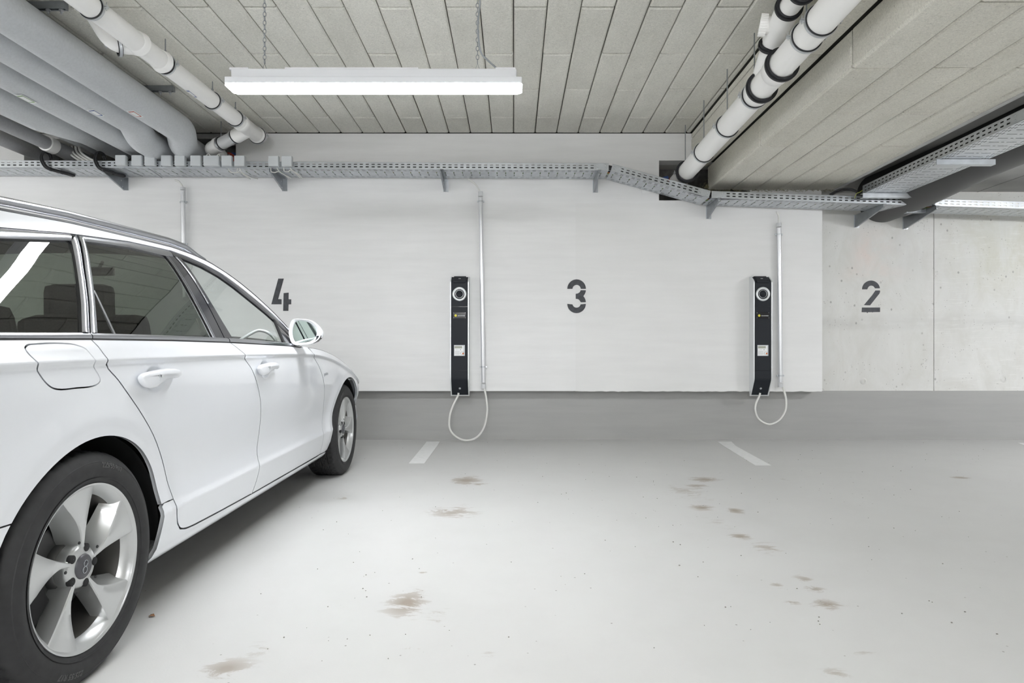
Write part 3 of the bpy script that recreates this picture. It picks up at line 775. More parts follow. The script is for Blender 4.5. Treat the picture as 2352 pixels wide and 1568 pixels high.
# ---------------------------------------------------------------- perforated cable trays
def band(mb, fn, X0, X1, Y0, Y1, xs, ys):
    ex = sorted(set([X0, X1] + [e for a in xs for e in a])); ey = sorted(set([Y0, Y1] + [e for a in ys for e in a]))
    inx = [any(a[0] - 1e-6 <= (ex[i] + ex[i + 1]) / 2 <= a[1] for a in xs) for i in range(len(ex) - 1)]
    iny = [any(a[0] - 1e-6 <= (ey[i] + ey[i + 1]) / 2 <= a[1] for a in ys) for i in range(len(ey) - 1)]
    vs = [fn(x, y) for x in ex for y in ey]; n = len(ey); fs = []
    for i in range(len(ex) - 1):
        for j in range(n - 1):
            if inx[i] and iny[j]: continue
            fs.append((i * n + j, i * n + j + 1, (i + 1) * n + j + 1, (i + 1) * n + j))
    mb.add(vs, fs)
def slots(L, pitch, w, ph=0., m=.03):
    out = []; x = m + ph
    while x + w < L - m: out.append((x, x + w)); x += pitch
    return out
def make_tray(A, B, width, h, label, yax=(0, 1, 0), h_back=None, cover=None, plates=(), end=None):
    A, B = Vector(A), Vector(B); X = (B - A); L = X.length; X.normalize()
    Y = Vector(yax); Y = (Y - X * Y.dot(X)).normalized(); Z = X.cross(Y)
    if Z.z < 0: Z = -Z
    o = empty('cable_tray', A)
    R = lambda x, y, z: X * x + Y * y + Z * z
    s1 = slots(L, .0545, .029)
    mb = MB(); band(mb, lambda x, z: R(x, 0, z), 0, L, 0, h, s1, [(h * .24, h * .24 + .010), (h * .64, h * .64 + .010)])
    mb.build('front_flange', M['galv'], o, solid=.0016)
    mb = MB(); band(mb, lambda x, z: R(x, width, z), 0, L, 0, h, s1, [(h * .24, h * .24 + .010), (h * .64, h * .64 + .010)])
    mb.build('rear_flange', M['galv'], o, solid=.0016)
    mb = MB(); w = width; e = .072
    band(mb, lambda x, y: R(x, y, 0), 0, L, 0, e, slots(L, .0545, .029, .012), [(.014, .021), (.034, .041), (.054, .061)])
    m0 = e + .018; m1 = w - e - .018; d = (m1 - m0)
    band(mb, lambda x, y: R(x, y, 0), 0, L, e, w - e, slots(L, .081, .009), [(m0, m0 + d * .36), (m0 + d * .45, m0 + d * .55), (m0 + d * .64, m1)])
    band(mb, lambda x, y: R(x, y, 0), 0, L, w - e, w, slots(L, .0545, .029, .012), [(w - .061, w - .054), (w - .041, w - .034), (w - .021, w - .014)])
    mb.build('perforated_base', M['galv'], o, solid=.0016)
    for yy, sg in ((0, 1), (w, -1)):
        mb = MB(); mb.tube([R(0, yy + sg * .003, h), R(L, yy + sg * .003, h)], .0034, 8); mb.build('rolled_edge', M['galv'], o)
    for (x0, x1) in plates:
        mb = MB(); q = [R(x, -.0022, z) for x in (x0, x1) for z in (.003, h - .004)]; mb.add(q + [p - Y * .0015 for p in q], [(4, 5, 7, 6), (0, 2, 3, 1), (0, 1, 5, 4), (2, 6, 7, 3), (0, 4, 6, 2), (1, 3, 7, 5)])
        for k in range(4):
            c = R(x0 + (x1 - x0) * (.15 + .7 * (k // 2)), -.003, h * (.3 + .4 * (k % 2))); mb.lathe([(0, .007), (.003, .006), (.0045, .001)], c, -Y, 10)
        mb.build('joint_plate', M['galv'], o, weld=False)
    tag(o, label, 'cable tray', 'perforated steel cable trays')
    return o
YF = 5.966
KX = (1400 - 1179.5) / 1488 * YF
def tz(x): return EYE + interp([-4.73, KX, 1.815, 3.617, 4.70], [1.716, 1.689, 1.435, 1.371, 1.335], x) + (.006 * (-4.73 - x) if x < -4.73 else 0) - (.033 * (x - 4.70) if x > 4.70 else 0)
WT = .30
make_tray((-7.2, YF, tz(-7.2)), (-2.70, YF, tz(-2.70)), WT, .062, 'perforated steel cable tray at left, carrying the small grey boxes', plates=((2.46 + 1.2, 2.46 + 1.32),))
make_tray((-2.70, YF, tz(-2.70)), (KX - .008, YF, tz(KX)), WT, .062, 'long level perforated steel cable tray above number 3, ending at the kink', plates=((.0, .12), (2.70 + KX - .13, 2.70 + KX - .02)))
make_tray((KX + .012, YF, tz(KX) - .004), (1.80, YF, tz(1.815) + .002), WT, .062, 'sloping piece of perforated cable tray stepping down to the bulkhead', plates=((.01, .09), (.83, .93)))
make_tray((1.822, YF, tz(1.822)), (3.617, YF, tz(3.617)), WT, .062, 'perforated steel cable tray below the bulkhead, ending before the gap at right', plates=((.0, .12),))
make_tray((3.883, YF, tz(3.883)), (7.4, YF, tz(7.4)), WT, .062, 'bright perforated cable tray at the right edge, beyond the gap')
lt = make_tray((3.18, YB, EYE + 1.455), (3.18, 5.90, EYE + 1.455), .37, .072, 'wide perforated cable tray running towards the wall under the black pipe', yax=(1, 0, 0), plates=((YB * -1 + 4.0, YB * -1 + 4.12),))
off = Vector((3.18, YB, EYE + 1.455))
for y in (5.86, 4.84, 3.7, 2.4, .8, -1.2):
    mb = MB(); q = Vector((3.38, y, EYE + 1.432)) - off
    mb.box(q, (.44, .006, .040)); mb.box(q + Vector((0, .022, -.018)), (.44, .045, .004)); mb.box(q + Vector((0, .022, .018)), (.44, .045, .004)); mb.build('support_profile', M['galv'], lt, weld=False)
# cables lying in the trays
def tray_cables(name, xs, label, mats, seed, ymin=.05, dz=.006):
    random.seed(seed)
    for i, mt in enumerate(mats):
        pts = []; r = .0065 + .002 * random.random()
        y0 = YF + ymin + (WT - 2 * ymin) * (i + .5) / len(mats)
        for x in xs: pts.append((x, y0 + random.uniform(-.015, .015), tz(x) + .0025 + r + (dz if random.random() > .5 else 0)))
        mb = MB(); mb.tube(smoothpath(pts, 3), r, 8); o = mb.build('power_cable', M[mt]); tag(o, label % mt_name[mt], 'cable')
mt_name = dict(blackcable='black', orange='orange', whitecable='light grey', green='green', greycable='mid grey')
xsA = [-6.5 + .45 * i for i in range(int((KX + 6.5) / .45) + 1)] + [KX]
tray_cables('c', xsA + [KX + .25, 1.2, 1.5, 1.815, 2.2, 2.7, 3.2, 3.6, 3.75, 3.9, 4.4, 5, 6, 7], '%s cable lying the full length of the wall tray, seen in its kinks', ['blackcable', 'orange', 'green', 'whitecable', 'greycable'], 5)
for k_, (dy_, dz_) in enumerate(((.016, .004), (.018, .020), (.017, .036), (.032, .010), (.034, .028), (.045, .042))):  # cables added to block the bright view through the side slots
    mb = MB(); mb.tube(smoothpath([(x, YF + dy_ + .002 * math.sin(x * 3 + k_), tz(x) + .006 + dz_ + .002 * math.sin(x * 2.3 + 2 * k_)) for x in xsA + [KX + .25, 1.2, 1.5, 1.815, 2.2, 2.7, 3.2, 3.55]], 3), .0085, 8)
    tag(mb.build('power_cable', M['blackcable']), 'black cable added to darken the long tray side, ' + ('lowest of three against it', 'middle of three against it', 'top of three against it', 'lower of two in the next row', 'upper of two in the next row', 'single one in the third row')[k_], 'cable', 'black cables added to darken the tray slots')

def make_bracket(x, ywall, zt, label):
    o = empty('tray_bracket', (x, ywall, zt))
    mb = MB()
    yf = YF - .02 - ywall
    poly = [(0, -.002), (0, -.122), (-.018, -.122), (yf, -.034), (yf, -.002)]
    mb.prism(poly, lambda a, b, t: (t, a, b), -.0015, .0015)
    sx = .022 if x < 0 else .022
    def strip(p, q, w=.022):
        (a, b), (c, d) = p, q; mb.add([(0, a, b), (w, a, b), (w, c, d), (0, c, d), (0, a, b - .003), (w, a, b - .003), (w, c, d - .003), (0, c, d - .003)], [(0, 1, 2, 3), (4, 7, 6, 5), (0, 4, 5, 1), (1, 5, 6, 2), (2, 6, 7, 3), (3, 7, 4, 0)])
    strip((-.018, -.121), (yf, -.032), .014); strip((0, -.0), (yf, -.0), .030)
    mb.build('arm', M['galvd'], o, weld=False)
    mb = MB(); mb.box((.018, -.003, -.062), (.05, .006, .125)); mb.build('wall_plate', M['galv'], o)
    for (a, b) in ((-.05, -.04), (-.03, -.095), (yf + .03, -.016), (yf + .07, -.016)):
        mb = MB(); mb.lathe([(0, .006), (.003, .005), (.004, .001)], (.0015, a, b), (1, 0, 0), 10); mb.build('rivet', M['zinc'], o)
    tag(o, label, 'bracket', 'triangular tray brackets')
for x, yw, lab in ((-5.4, PAN, 'triangular steel tray bracket hidden at the left, beyond the photo edge'), (-3.786, PAN, 'triangular steel tray bracket at left, under the first grey boxes'), (-2.242, PAN, 'triangular steel tray bracket left of the two paired boxes'),
    (-.675, PAN, 'triangular steel tray bracket above the left charging station'), (.777, PAN, 'triangular steel tray bracket just left of the tray kink'), (1.878, PAN, 'triangular steel tray bracket at the bulkhead corner, below the kink'),
    (3.396, WALL, 'triangular steel tray bracket on bare concrete, left of the tray gap'), (3.882, WALL, 'triangular steel tray bracket on bare concrete, right of the tray gap')):
    make_bracket(x, yw, tz(x) - .001, lab)
mb = MB()
for zz in (-.012, .03): mb.tube([(3.60, 6.17, tz(3.6) + zz), (3.95, 6.17, tz(3.9) + zz - .01)], .006, 8)
mb.box((3.80, 6.12, tz(3.8) - .022), (.20, .05, .03)); mb.box((3.86, 6.02, tz(3.8) + .02), (.12, .05, .03))
tag(mb.build('cable_link', M['galvd'], weld=False), 'dark steel link bars bridging the gap between the two right trays', 'link bar')
for pts, lab in (([P(1963, 455, 5.95), P(1967, 445, 5.93), P(1975, 441, 5.92), P(1982, 436, 5.93)], 'green and yellow earth wire at the near end of the wide tray, left'),
                 ([P(2082, 458, 5.95), P(2092, 452, 5.9), P(2099, 440, 5.85), P(2101, 428, 5.8)], 'green and yellow earth wire rising beside the black pipe')):
    mb = MB(); mb.tube(smoothpath(pts, 6), .0028, 8); tag(mb.build('earth_wire', M['greenyellow']), lab, 'wire')
for k, ys in enumerate((0, .02)):
    mb = MB(); mb.tube(smoothpath([P(1905, 450 - 3 * k, 6.05), P(1925, 440 - 4 * k, 6.02), P(1945, 436 - 3 * k, 6.0 - ys), P(1962, 438 - 2 * k, 5.97), P(1975, 446, 5.96)], 6), .007, 8)
    tag(mb.build('power_cable', M['blackcable']), ['lower', 'upper'][k] + ' of two black cables arching onto the wide tray beside the bulkhead end', 'cable')

# junction boxes on the front flange
def make_box(w):
    o = empty('junction_box')
    mb = MB(); mb.box((0, -.020, 0), (w, .036, .095), ch=.007); mb.build('lid', M['boxgrey'], o)
    mb = MB(); mb.box((0, .003, 0), (w - .008, .016, .087), ch=.003); mb.build('base', M['pvcg'], o)
    return o
pr = make_box(.094); prw = make_box(.143)
bx = [(265.3, 289), (302.3, 326.3), (332.2, 356), (370, 394), (401, 424.8), (437.6, 461.4), (467.3, 503.2), (509, 532.5), (538, 562), (616.5, 639.8), (647, 670.5)]
words = ['leftmost of the row', 'second from the left', 'third from the left', 'fourth from the left', 'fifth from the left', 'sixth, just left of the wide box', 'the one wide box', 'directly right of the wide one', 'second right of the wide one, above thin cables',
         'left one of the separate pair', 'right one of the separate pair']
fb = False
for i, (a, b) in enumerate(bx):
    src = prw if b - a > 30 else pr
    if src is prw: o = prw
    elif not fb: o = pr; fb = True
    else: o = copy_tree(pr)
    x = ((a + b) / 2 - 1179.5) / 1488 * 5.925
    o.location = (x, YF - .012, tz(x) + .062 - .008 + .003)
    tag(o, 'small grey junction box on the tray, ' + words[i] if i != 6 else 'wide grey junction box, the only broad one on the tray', 'junction box', 'grey junction boxes on the cable tray')
def wires(px, lab, mt='whitecable', r=.0045):
    for k, pp in enumerate(px):
        mb = MB(); mb.tube(smoothpath([P(*q) for q in pp], 6), r, 8); tag(mb.build('thin_cable', M[mt], weld=False), lab % ('left', 'right', 'third', 'fourth')[k], 'cable')
wires([[(622, 385, 5.93), (623, 394, 5.93), (631, 396, 5.94), (640, 394, 5.96), (652, 401, 6.05), (663, 409, 6.15)], [(636, 385, 5.93), (640, 392, 5.94), (648, 398, 6.0), (668, 409, 6.15)]], '%s thin light cable looping under the left box of the separate pair')
wires([[(652, 385, 5.93), (653, 393, 5.93), (662, 394, 5.94), (668, 391, 5.96), (680, 399, 6.05), (690, 409, 6.15)], [(666, 385, 5.93), (672, 392, 5.95), (684, 399, 6.05), (694, 409, 6.15)]], '%s thin light cable looping under the right box of the separate pair')
wires([[(524, 387, 5.93), (530, 395, 5.94), (545, 396, 5.96), (552, 389, 5.95)], [(546, 386, 5.93), (545, 395, 5.94), (555, 398, 6.0), (575, 411, 6.2)], [(550, 386, 5.93), (556, 396, 5.96), (572, 406, 6.1), (592, 411, 6.2)]], '%s thin grey cable under the second box right of the wide box')
wires([[(285, 386, 5.93), (300, 393, 5.98), (328, 405, 6.15)], [(340, 387, 5.93), (352, 394, 6.0), (372, 408, 6.18)]], '%s thin dark cable under the first boxes of the row', 'greycable', .004)
wires([[(473, 365, 6.0), (474, 357, 5.99), (480, 354, 5.98), (484, 360, 5.97)], [(498, 366, 6.0), (499, 357, 5.99), (504, 355, 5.98), (506, 364, 5.97)]], '%s short light cable arching above the wide grey box')
def black_loop(px, lab):
    o = empty('cable_bundle', P(*px[3]))
    off = P(*px[3])
    for k, (dx, dz) in enumerate(((0, 0), (.012, .004), (-.002, .013), (.011, .015))):
        mb = MB(); mb.tube([p - off + Vector((dx, dz * .5, dz)) for p in smoothpath([P(*q) for q in px], 8)], .0075, 8); mb.build('cable', M['blackcable'], o)
    for t in (5, 6): 
        mb = MB(); c = P(*px[t]) - off + Vector((.005, .004, .007)); mb.box(c, (.012, .03, .034), ch=.004); mb.build('cable_tie', M['rubber'], o)
    tag(o, lab, 'cable bundle', 'black cable bundles looping over the tray')
black_loop([(115, 367, 6.05), (111, 354, 6.02), (99, 350, 5.96), (92.5, 364, 5.93), (101, 382, 5.925), (114, 390, 5.94), (140, 397, 6.05), (168, 405, 6.2)], 'left black cable bundle looping over the tray and back underneath')
black_loop([(240, 367, 6.05), (234, 356, 6.02), (222, 352, 5.96), (216.5, 366, 5.93), (223, 383, 5.925), (236, 392, 5.94), (258, 399, 6.05), (284, 407, 6.2)], 'right black cable bundle looping over the tray beside the first grey box')

# ---------------------------------------------------------------- conduits and charging stations
def conduit(ut, vt, ub, vb, cable, label, clips):
    a, b = P(ut, vt, 6.262), P(ub, vb, 6.262); o = empty('cable_conduit', a); d = b - a
    mb = MB(); mb.tube([d * .03, d * .97], .0205, 24); mb.build('tube', M['alu'], o)
    for t0, t1 in ((0, .024), (.976, 1)):
        mb = MB(); mb.tube([d * t0, d * t1], .0235, 24); mb.build('end_sleeve', M['pvcg'], o)
    mb = MB(); mb.tube([P(*q) - a for q in cable], .0075, 10) if len(cable) < 3 else mb.tube([q - a for q in smoothpath([P(*q) for q in cable], 6)], .0075, 10); mb.build('cable_end', M['whitecable'], o)
    for t in clips:
        mb = MB(); c = d * t; mb.lathe([(-.008, .0215), (-.008, .0235), (.008, .0235), (.008, .0215)], c, d, 24); mb.box(c + Vector((0, .022, 0)), (.03, .02, .016))
        mb.box(c + Vector((.028, .004, 0)), (.014, .012, .016)); mb.box(c + Vector((-.028, .004, 0)), (.014, .012, .016)); mb.build('pipe_clip', M['galv'], o, weld=False)
    tag(o, label, 'conduit', 'vertical metal conduits on the wall')
conduit(420, 430, 424, 690, [(402, 413, 6.26), (410, 416, 6.26), (417, 424, 6.262), (420, 432, 6.262)], 'vertical metal conduit at left, half hidden by the car roof', (.13, .5))
conduit(1103.7, 440, 1110.5, 892, [(1074, 410, 6.2), (1084, 416, 6.24), (1094, 425, 6.262), (1103.7, 442, 6.262)], 'vertical metal conduit right of the left charging station', (.05, .89))
conduit(1789, 512, 1793, 889, [(1783, 486, 6.2), (1788, 495, 6.25), (1789, 514, 6.262)], 'vertical metal conduit right of the right charging station', (.07, .93))
def loop_cable(px, label):
    mb = MB(); mb.tube(smoothpath([P(*q) for q in px], 8), .0092, 12)
    tag(mb.build('charging_cable', M['whitecable']), label, 'cable', 'looped supply cables below the charging stations')
loop_cable([(1053, 902, 6.255), (1052, 908, 6.255), (1042, 928, 6.245), (1033, 955, 6.24), (1033.5, 985, 6.24), (1050, 1004, 6.24), (1073, 1011, 6.24), (1096, 1003, 6.24), (1112, 980, 6.24), (1119, 945, 6.245), (1117, 915, 6.255), (1112, 888, 6.262)], 'light grey cable hanging in a big loop below the left charging station')
loop_cable([(1746, 902, 6.255), (1744, 909, 6.255), (1737, 925, 6.245), (1735, 942, 6.24), (1743, 962, 6.24), (1766, 974, 6.24), (1789, 965, 6.24), (1803, 945, 6.24), (1806, 925, 6.245), (1803, 905, 6.255), (1796, 884, 6.262)], 'light grey cable hanging in a smaller loop below the right charging station')

def make_station():
    o = empty('charging_station')
    def prof(k, top=0, bot=0):
        p = [(0, 0, .590 - bot), (0, -.018 - k, .590 - bot), (0, -.110 - k, .742), (0, -.110 - k, 1.684), (0, -.040 - k * .5, 1.730 + top), (0, 0, 1.730 + top)]
        q = [p[0]] + [tuple(v) for v in fillet(p[1:5], .018, 4)] + [p[5]]
        return [(v[1], v[2]) for v in q]
    fn = lambda a, b, t: (t, a, b)
    for s in (-1, 1):
        mb = MB(); mb.prism(prof(.005, .004, .010), fn, s * .0795, s * .0905); mb.build('side_panel', M['silver'], o, bevel=.002)
    mb = MB(); mb.prism(prof(0), fn, -.079, .079); mb.build('front_cover', M['black'], o)
    mb = MB(); mb.prism([(-.0, .581), (-.020, .581), (-.026, .591), (0, .591)], fn, -.09, .09); mb.build('bottom_rim', M['silver'], o)
    mb = MB(); mb.prism([(-.118, 1.668), (-.117, 1.684), (-.045, 1.738), (-.012, 1.738), (-.012, 1.715), (-.10, 1.66)], fn, -.058, .058); mb.build('top_cap', M['black'], o, bevel=.004)
    mb = MB(); mb.box((0, -.0835, 1.7105), (.022, .006, .002), M=Matrix.Rotation(math.radians(37), 3, 'X')); mb.build('small_mark', M['silver'], o)
    F = -.1105; zc = 1.5595
    for z in (1.439, .828):
        mb = MB(); mb.box((0, F, z), (.156, .0012, .0018)); mb.build('panel_joint', M['gloss'], o)
    def torus(R, r, y, m, name, par):
        mb = MB(); mb.tube([(R * math.cos(2 * PI * k / 48), y, zc + R * math.sin(2 * PI * k / 48)) for k in range(48)], r, 14, closed=True); return mb.build(name, m, par, fix=False)
    sk = MB(); sk.lathe([(.001, .056), (.004, .054), (.004, .046), (-.012, .043), (-.012, 0.0005)], (0, F, zc), (0, -1, 0), 48); so = sk.build('socket', M['gloss'], o)
    torus(.0575, .0105, F - .002, M['silver'], 'socket_ring', so); torus(.036, .0022, F - .003, M['zinc'], 'inner_ring', so)
    mb = MB(); mb.lathe([(-.010, .030), (.004, .029), (.007, .026), (.008, .0005)], (0, F, zc), (0, -1, 0), 32); mb.box((0, F - .009, zc - .002), (.05, .004, .005)); mb.box((.004, F - .008, zc - .014), (.03, .004, .018)); mb.build('flap', M['black'], so, weld=False)
    # name plate
    z = 1.356
    mb = MB(); mb.box((-.0, F - .0015, z), (.122, .004, .058), ch=.001); npl = mb.build('name_plate', M['gloss'], o)
    mb = MB()
    for k in range(6):
        a = 2 * PI * k / 6; mb.lathe([(0, .0055), (.0006, .005), (.0008, .0005)], (-.036 + .007 * math.cos(a), F - .0035, z - .002 + .007 * math.sin(a)), (0, -1, 0), 12)
    mb.build('flower_emblem', M['yellow'], npl, weld=False)
    me = text_mesh('stromnetz', .0165, .0003); q = link('lettering', me, M['white'], npl); q.location = (.018, F - .0040, z - .003); q.rotation_euler = (PI / 2, 0, 0)
    for sx in (-1, 1):
        for sz in (-1, 1):
            mb = MB(); mb.lathe([(0, .0022), (.001, .0018), (.0014, .0002)], (sx * .056, F - .0035, z + sz * .024), (0, -1, 0), 8); mb.build('screw', M['zinc'], npl)
    # meter window
    z = 1.021
    mb = MB(); mb.box((0, F - .0005, z), (.104, .004, .104)); mw = mb.build('meter_window', M['boxgrey'], o, bevel=.001)
    mb = MB(); mb.box((-.004, F - .003, z - .002), (.086, .002, .094)); mb.build('meter_face', M['white'], mw)
    mb = MB(); mb.box((-.010, F - .0045, z + .031), (.072, .002, .022)); mb.build('display', M['lcd'], mw)
    mb = MB(); mb.box((.035, F - .0045, z + .018), (.010, .002, .046)); mb.build('side_strip', M['white'], mw)
    mb = MB()
    for k, (w, zz) in enumerate(((.03, .006), (.045, -.010), (.045, -.018), (.05, -.028), (.04, -.036))): mb.box((-.022 + (k % 2) * .003, F - .0045, z + zz), (w, .0012, .0018))
    mb.box((.010, F - .0045, z + .007), (.008, .0012, .008)); mb.build('fine_print', M['greycable'], mw, weld=False)
    mb = MB(); mb.tube([(.027 + .016 * math.cos(a), F - .0045, z - .026 + .014 * math.sin(a)) for a in [2 * PI * k / 20 for k in range(20)]], .0012, 6, closed=True); mb.build('stamp_ring', M['greycable'], mw, fix=False)
    mb = MB(); mb.lathe([(0, .009), (.001, .0085), (.0012, .0005)], (.036, F - .0042, z - .030), (0, -1, 0), 16); mb.build('seal', M['orange'], mw)
    n = Vector((0, -.152, -.092)).normalized()
    mb = MB(); mb.lathe([(-.002, .0105), (.003, .0105), (.004, .009), (.004, .006), (.001, .006), (.001, .0005)], (0, -.058, .656), n, 24); mb.build('lock', M['zinc'], o)
    return o
st = make_station(); st.location = (-.5167, PAN, 0)
tag(st, 'tall narrow black charging station between number 4 and number 3', 'charging station', 'wall charging stations')
s2 = copy_tree(st); s2.location = (2.381, PAN - .0025, 0)
tag(s2, 'tall narrow black charging station left of the bare concrete wall', 'charging station', 'wall charging stations')
# small white sign strip under the sloping tray
mb = MB(); c = (P(1474, 438, PAN) + P(1500, 443, PAN)) / 2; mb.box((c.x, PAN - .003, c.z), (.11, .005, .030), ch=.001)
tag(mb.build('cable_label', M['white']), 'tiny white label strip on the wall under the sloping tray', 'label')
# litter on the floor
mb = MB(); p = ((348 - 1179.5) / 1488, 1473.1 / (1416 - 781.05)); y = p[1]; x = p[0] * y
mb.add([(x - .012, y, zf(y) + .001), (x, y - .007, zf(y) + .006), (x + .013, y - .002, zf(y) + .003), (x + .004, y + .009, zf(y) + .008), (x - .006, y + .006, zf(y) + .006)], [(0, 1, 3, 4), (1, 2, 3)])
tag(mb.build('dry_leaf', M['leaf'], solid=.0006), 'tiny curled brown leaf on the floor right of the rear wheel', 'leaf')
random.seed(21); mb = MB()
for i in range(260):
    y = random.uniform(2.0, 6.3); x = random.uniform(-.75, .75) * y
    if x < -1.0 and y < 5.2: continue
    s = random.uniform(.0012, .0035); mb.box((x, y, zf(y) + s * .4), (s * random.uniform(1, 2), s * random.uniform(1, 1.6), s), ch=s * .25)
tag(mb.build('grit', M['stone'], weld=False), 'scattered dark grit on the pale floor', 'grit', kind='stuff')
# ---------------------------------------------------------------- the white estate car
# car frame: x to its right side, s forward, z up from the floor; origin on the floor under the rear axle
def pchip(xs, ys, x):
    n = len(xs)
    if x <= xs[0]: return ys[0] + (x - xs[0]) * (ys[1] - ys[0]) / (xs[1] - xs[0])
    if x >= xs[-1]: return ys[-1] + (x - xs[-1]) * (ys[-1] - ys[-2]) / (xs[-1] - xs[-2])
    d = [(ys[i + 1] - ys[i]) / (xs[i + 1] - xs[i]) for i in range(n - 1)]
    def m(i):
        if i == 0: return d[0]
        if i == n - 1: return d[-1]
        if d[i - 1] * d[i] <= 0: return 0.
        h0 = xs[i] - xs[i - 1]; h1 = xs[i + 1] - xs[i]; a = 2 * h1 + h0; b = h1 + 2 * h0
        return (a + b) / (a / d[i - 1] + b / d[i])
    for i in range(n - 1):
        if x <= xs[i + 1]:
            h = xs[i + 1] - xs[i]; t = (x - xs[i]) / h
            return (2 * t ** 3 - 3 * t * t + 1) * ys[i] + (t ** 3 - 2 * t * t + t) * h * m(i) + (-2 * t ** 3 + 3 * t * t) * ys[i + 1] + (t ** 3 - t * t) * h * m(i + 1)
SECS = [([.15, .19, .225, .24], [.80, .85, .885, .889]), ([.24, .252, .375], [.889, .893, .915]), ([.375, .41, .47, .56, .70, .85, .913], [.915, .905, .900, .909, .925, .930, .924]),
        ([.913, .931], [.924, .938]), ([.931, .95, .97, .99], [.938, .927, .917, .903]), ([.99, 1.01, 1.2, 1.32, 1.42], [.903, .893, .793, .718, .628])]
CR = ([-1.2, 0, .5, .94, 1.6, 2.14, 2.35, 2.6, 2.81, 3.01, 3.2, 3.4, 3.8], [.931, .931, .929, .925, .916, .90, .884, .850, .808, .757, .700, .64, .55])
LUT = [None] * 1500
def prof_raw(z):
    for xs, ys in SECS:
        if z <= xs[-1]: return pchip(xs, ys, z)
    return pchip(*SECS[-1], z)
for i in range(1500): LUT[i] = prof_raw(.1 + i * .001)
def prof(z):
    t = (z - .1) / .001; i = max(0, min(1498, int(t))); return LUT[i] + (LUT[i + 1] - LUT[i]) * (t - i)
CLUT = [pchip(*CR, -1.3 + k * .0025) for k in range(2120)]
def crease(s):
    t = (s + 1.3) / .0025; i = max(0, min(2118, int(t))); return CLUT[i] + (CLUT[i + 1] - CLUT[i]) * (t - i)
SR, SF = .035, 2.95           # axle positions
ARCH_R = (.06, .325, .378); ARCH_F = (2.975, .33, .383)
DIPS = [(.372, .856, .072, .050, .024), (1.357, .845, .072, .050, .024)]
def W(s, z):
    c = crease(s); d = .931 - c
    ze = z if z < .5 else (z + d * (z - .5) / (c - .5) if z < c else z + d)
    w = prof(ze)
    r = 1.
    if s < -.3: r -= .02 * ((-.3 - s) / .6) ** 2 + (0 if s > -.8 else ((-.8 - s) / .36) ** 2 * .16)
    if s > 3.0: r -= .03 * ((s - 3.0) / .5) ** 2 + (0 if s < 3.3 else ((s - 3.3) / .45) ** 2 * .22)
    if z > .985:
        k = (z - .985) / .4
        if s > 1.6: r -= .035 * min(1.5, k) * ((s - 1.6) / .6) ** 2
        if s < .2: r -= .03 * k * ((.2 - s) / .9) ** 2
    w *= r
    for (a, b, R) in (ARCH_R, ARCH_F):
        q = math.hypot(s - a, z - b)
        if q < R + .16: w += .013 * smooth01((R + .16 - q) / .16) * smooth01((z - .26) / .16) - (.004 * smooth01((R + .045 - q) / .012) * smooth01((z - .26) / .16) if q < R + .045 else 0)
    for (a, b, ra, rb, dp) in DIPS:
        q = math.hypot((s - a) / ra, (z - b) / rb)
        if q < 1: w -= dp * smooth01((1 - q) / .75)
    return w
def SP(s, z, off=0., side=1):
    e = .004
    gs = (W(s + e, z) - W(s - e, z)) / (2 * e); gz = (W(s, z + e) - W(s, z - e)) / (2 * e)
    n = Vector((1, -gs, -gz)).normalized(); p = Vector((W(s, z), s, z)) + n * off
    if side < 0: p.x = -p.x; n.x = -n.x
    return p, n

car = empty('estate_car')
RHX, RHY, FHX, FHY = -1.238, 1.862, -1.2455, 4.775
yaw = math.atan2(FHX - RHX, FHY - RHY); LIP = .915
ox, oy = RHX - LIP * math.cos(yaw), RHY + LIP * math.sin(yaw)
# tilt with the floor, turn by the small yaw
car.matrix_world = Matrix.Translation((ox, oy, zf(oy))) @ Matrix.Rotation(math.atan(SLOPE), 4, 'X') @ Matrix.Rotation(-yaw, 4, 'Z')
tag(car, 'white estate car parked nose to the wall at left, chrome window trim and roof rails', 'car')

def densify(poly, step=.022, closed=True):
    out = []; n = len(poly)
    for i in range(n if closed else n - 1):
        a, b = poly[i], poly[(i + 1) % n]; L = math.hypot(b[0] - a[0], b[1] - a[1]); k = max(1, int(L / step))
        for j in range(k): out.append((a[0] + (b[0] - a[0]) * j / k, a[1] + (b[1] - a[1]) * j / k))
    if not closed: out.append(poly[-1])
    return out
def inside(p, poly):
    x, y = p; c = False; n = len(poly); j = n - 1
    for i in range(n):
        if (poly[i][1] > y) != (poly[j][1] > y) and x < (poly[j][0] - poly[i][0]) * (y - poly[i][1]) / (poly[j][1] - poly[i][1]) + poly[i][0]: c = not c
        j = i
    return c
def area(poly): return sum(poly[i][0] * poly[(i + 1) % len(poly)][1] - poly[(i + 1) % len(poly)][0] * poly[i][1] for i in range(len(poly))) / 2
def inset(poly, d):
    if area(poly) < 0: poly = poly[::-1]
    out = []; n = len(poly)
    for i in range(n):
        a, b, c = Vector(poly[i - 1]), Vector(poly[i]), Vector(poly[(i + 1) % n])
        u = (b - a); v = (c - b)
        if u.length < 1e-7 or v.length < 1e-7: continue
        u.normalize(); v.normalize(); n1 = Vector((-u.y, u.x)); n2 = Vector((-v.y, v.x)); m = (n1 + n2)
        if m.length < 1e-3: m = n1
        m.normalize(); k = d / max(.35, m.dot(n1)); out.append((b.x + m.x * k, b.y + m.y * k))
    return out
ZROWS = [.205, .2125, .22, .2275, .235, .239, .2405, .245, .252, .27, .30, .33, .355, .370, .3735, .376, .380, .39, .41, .44, .47, .50, .54, .58, .62, .66, .70, .74, .78, .82, .86, .89, .905]
ZK = 2.0
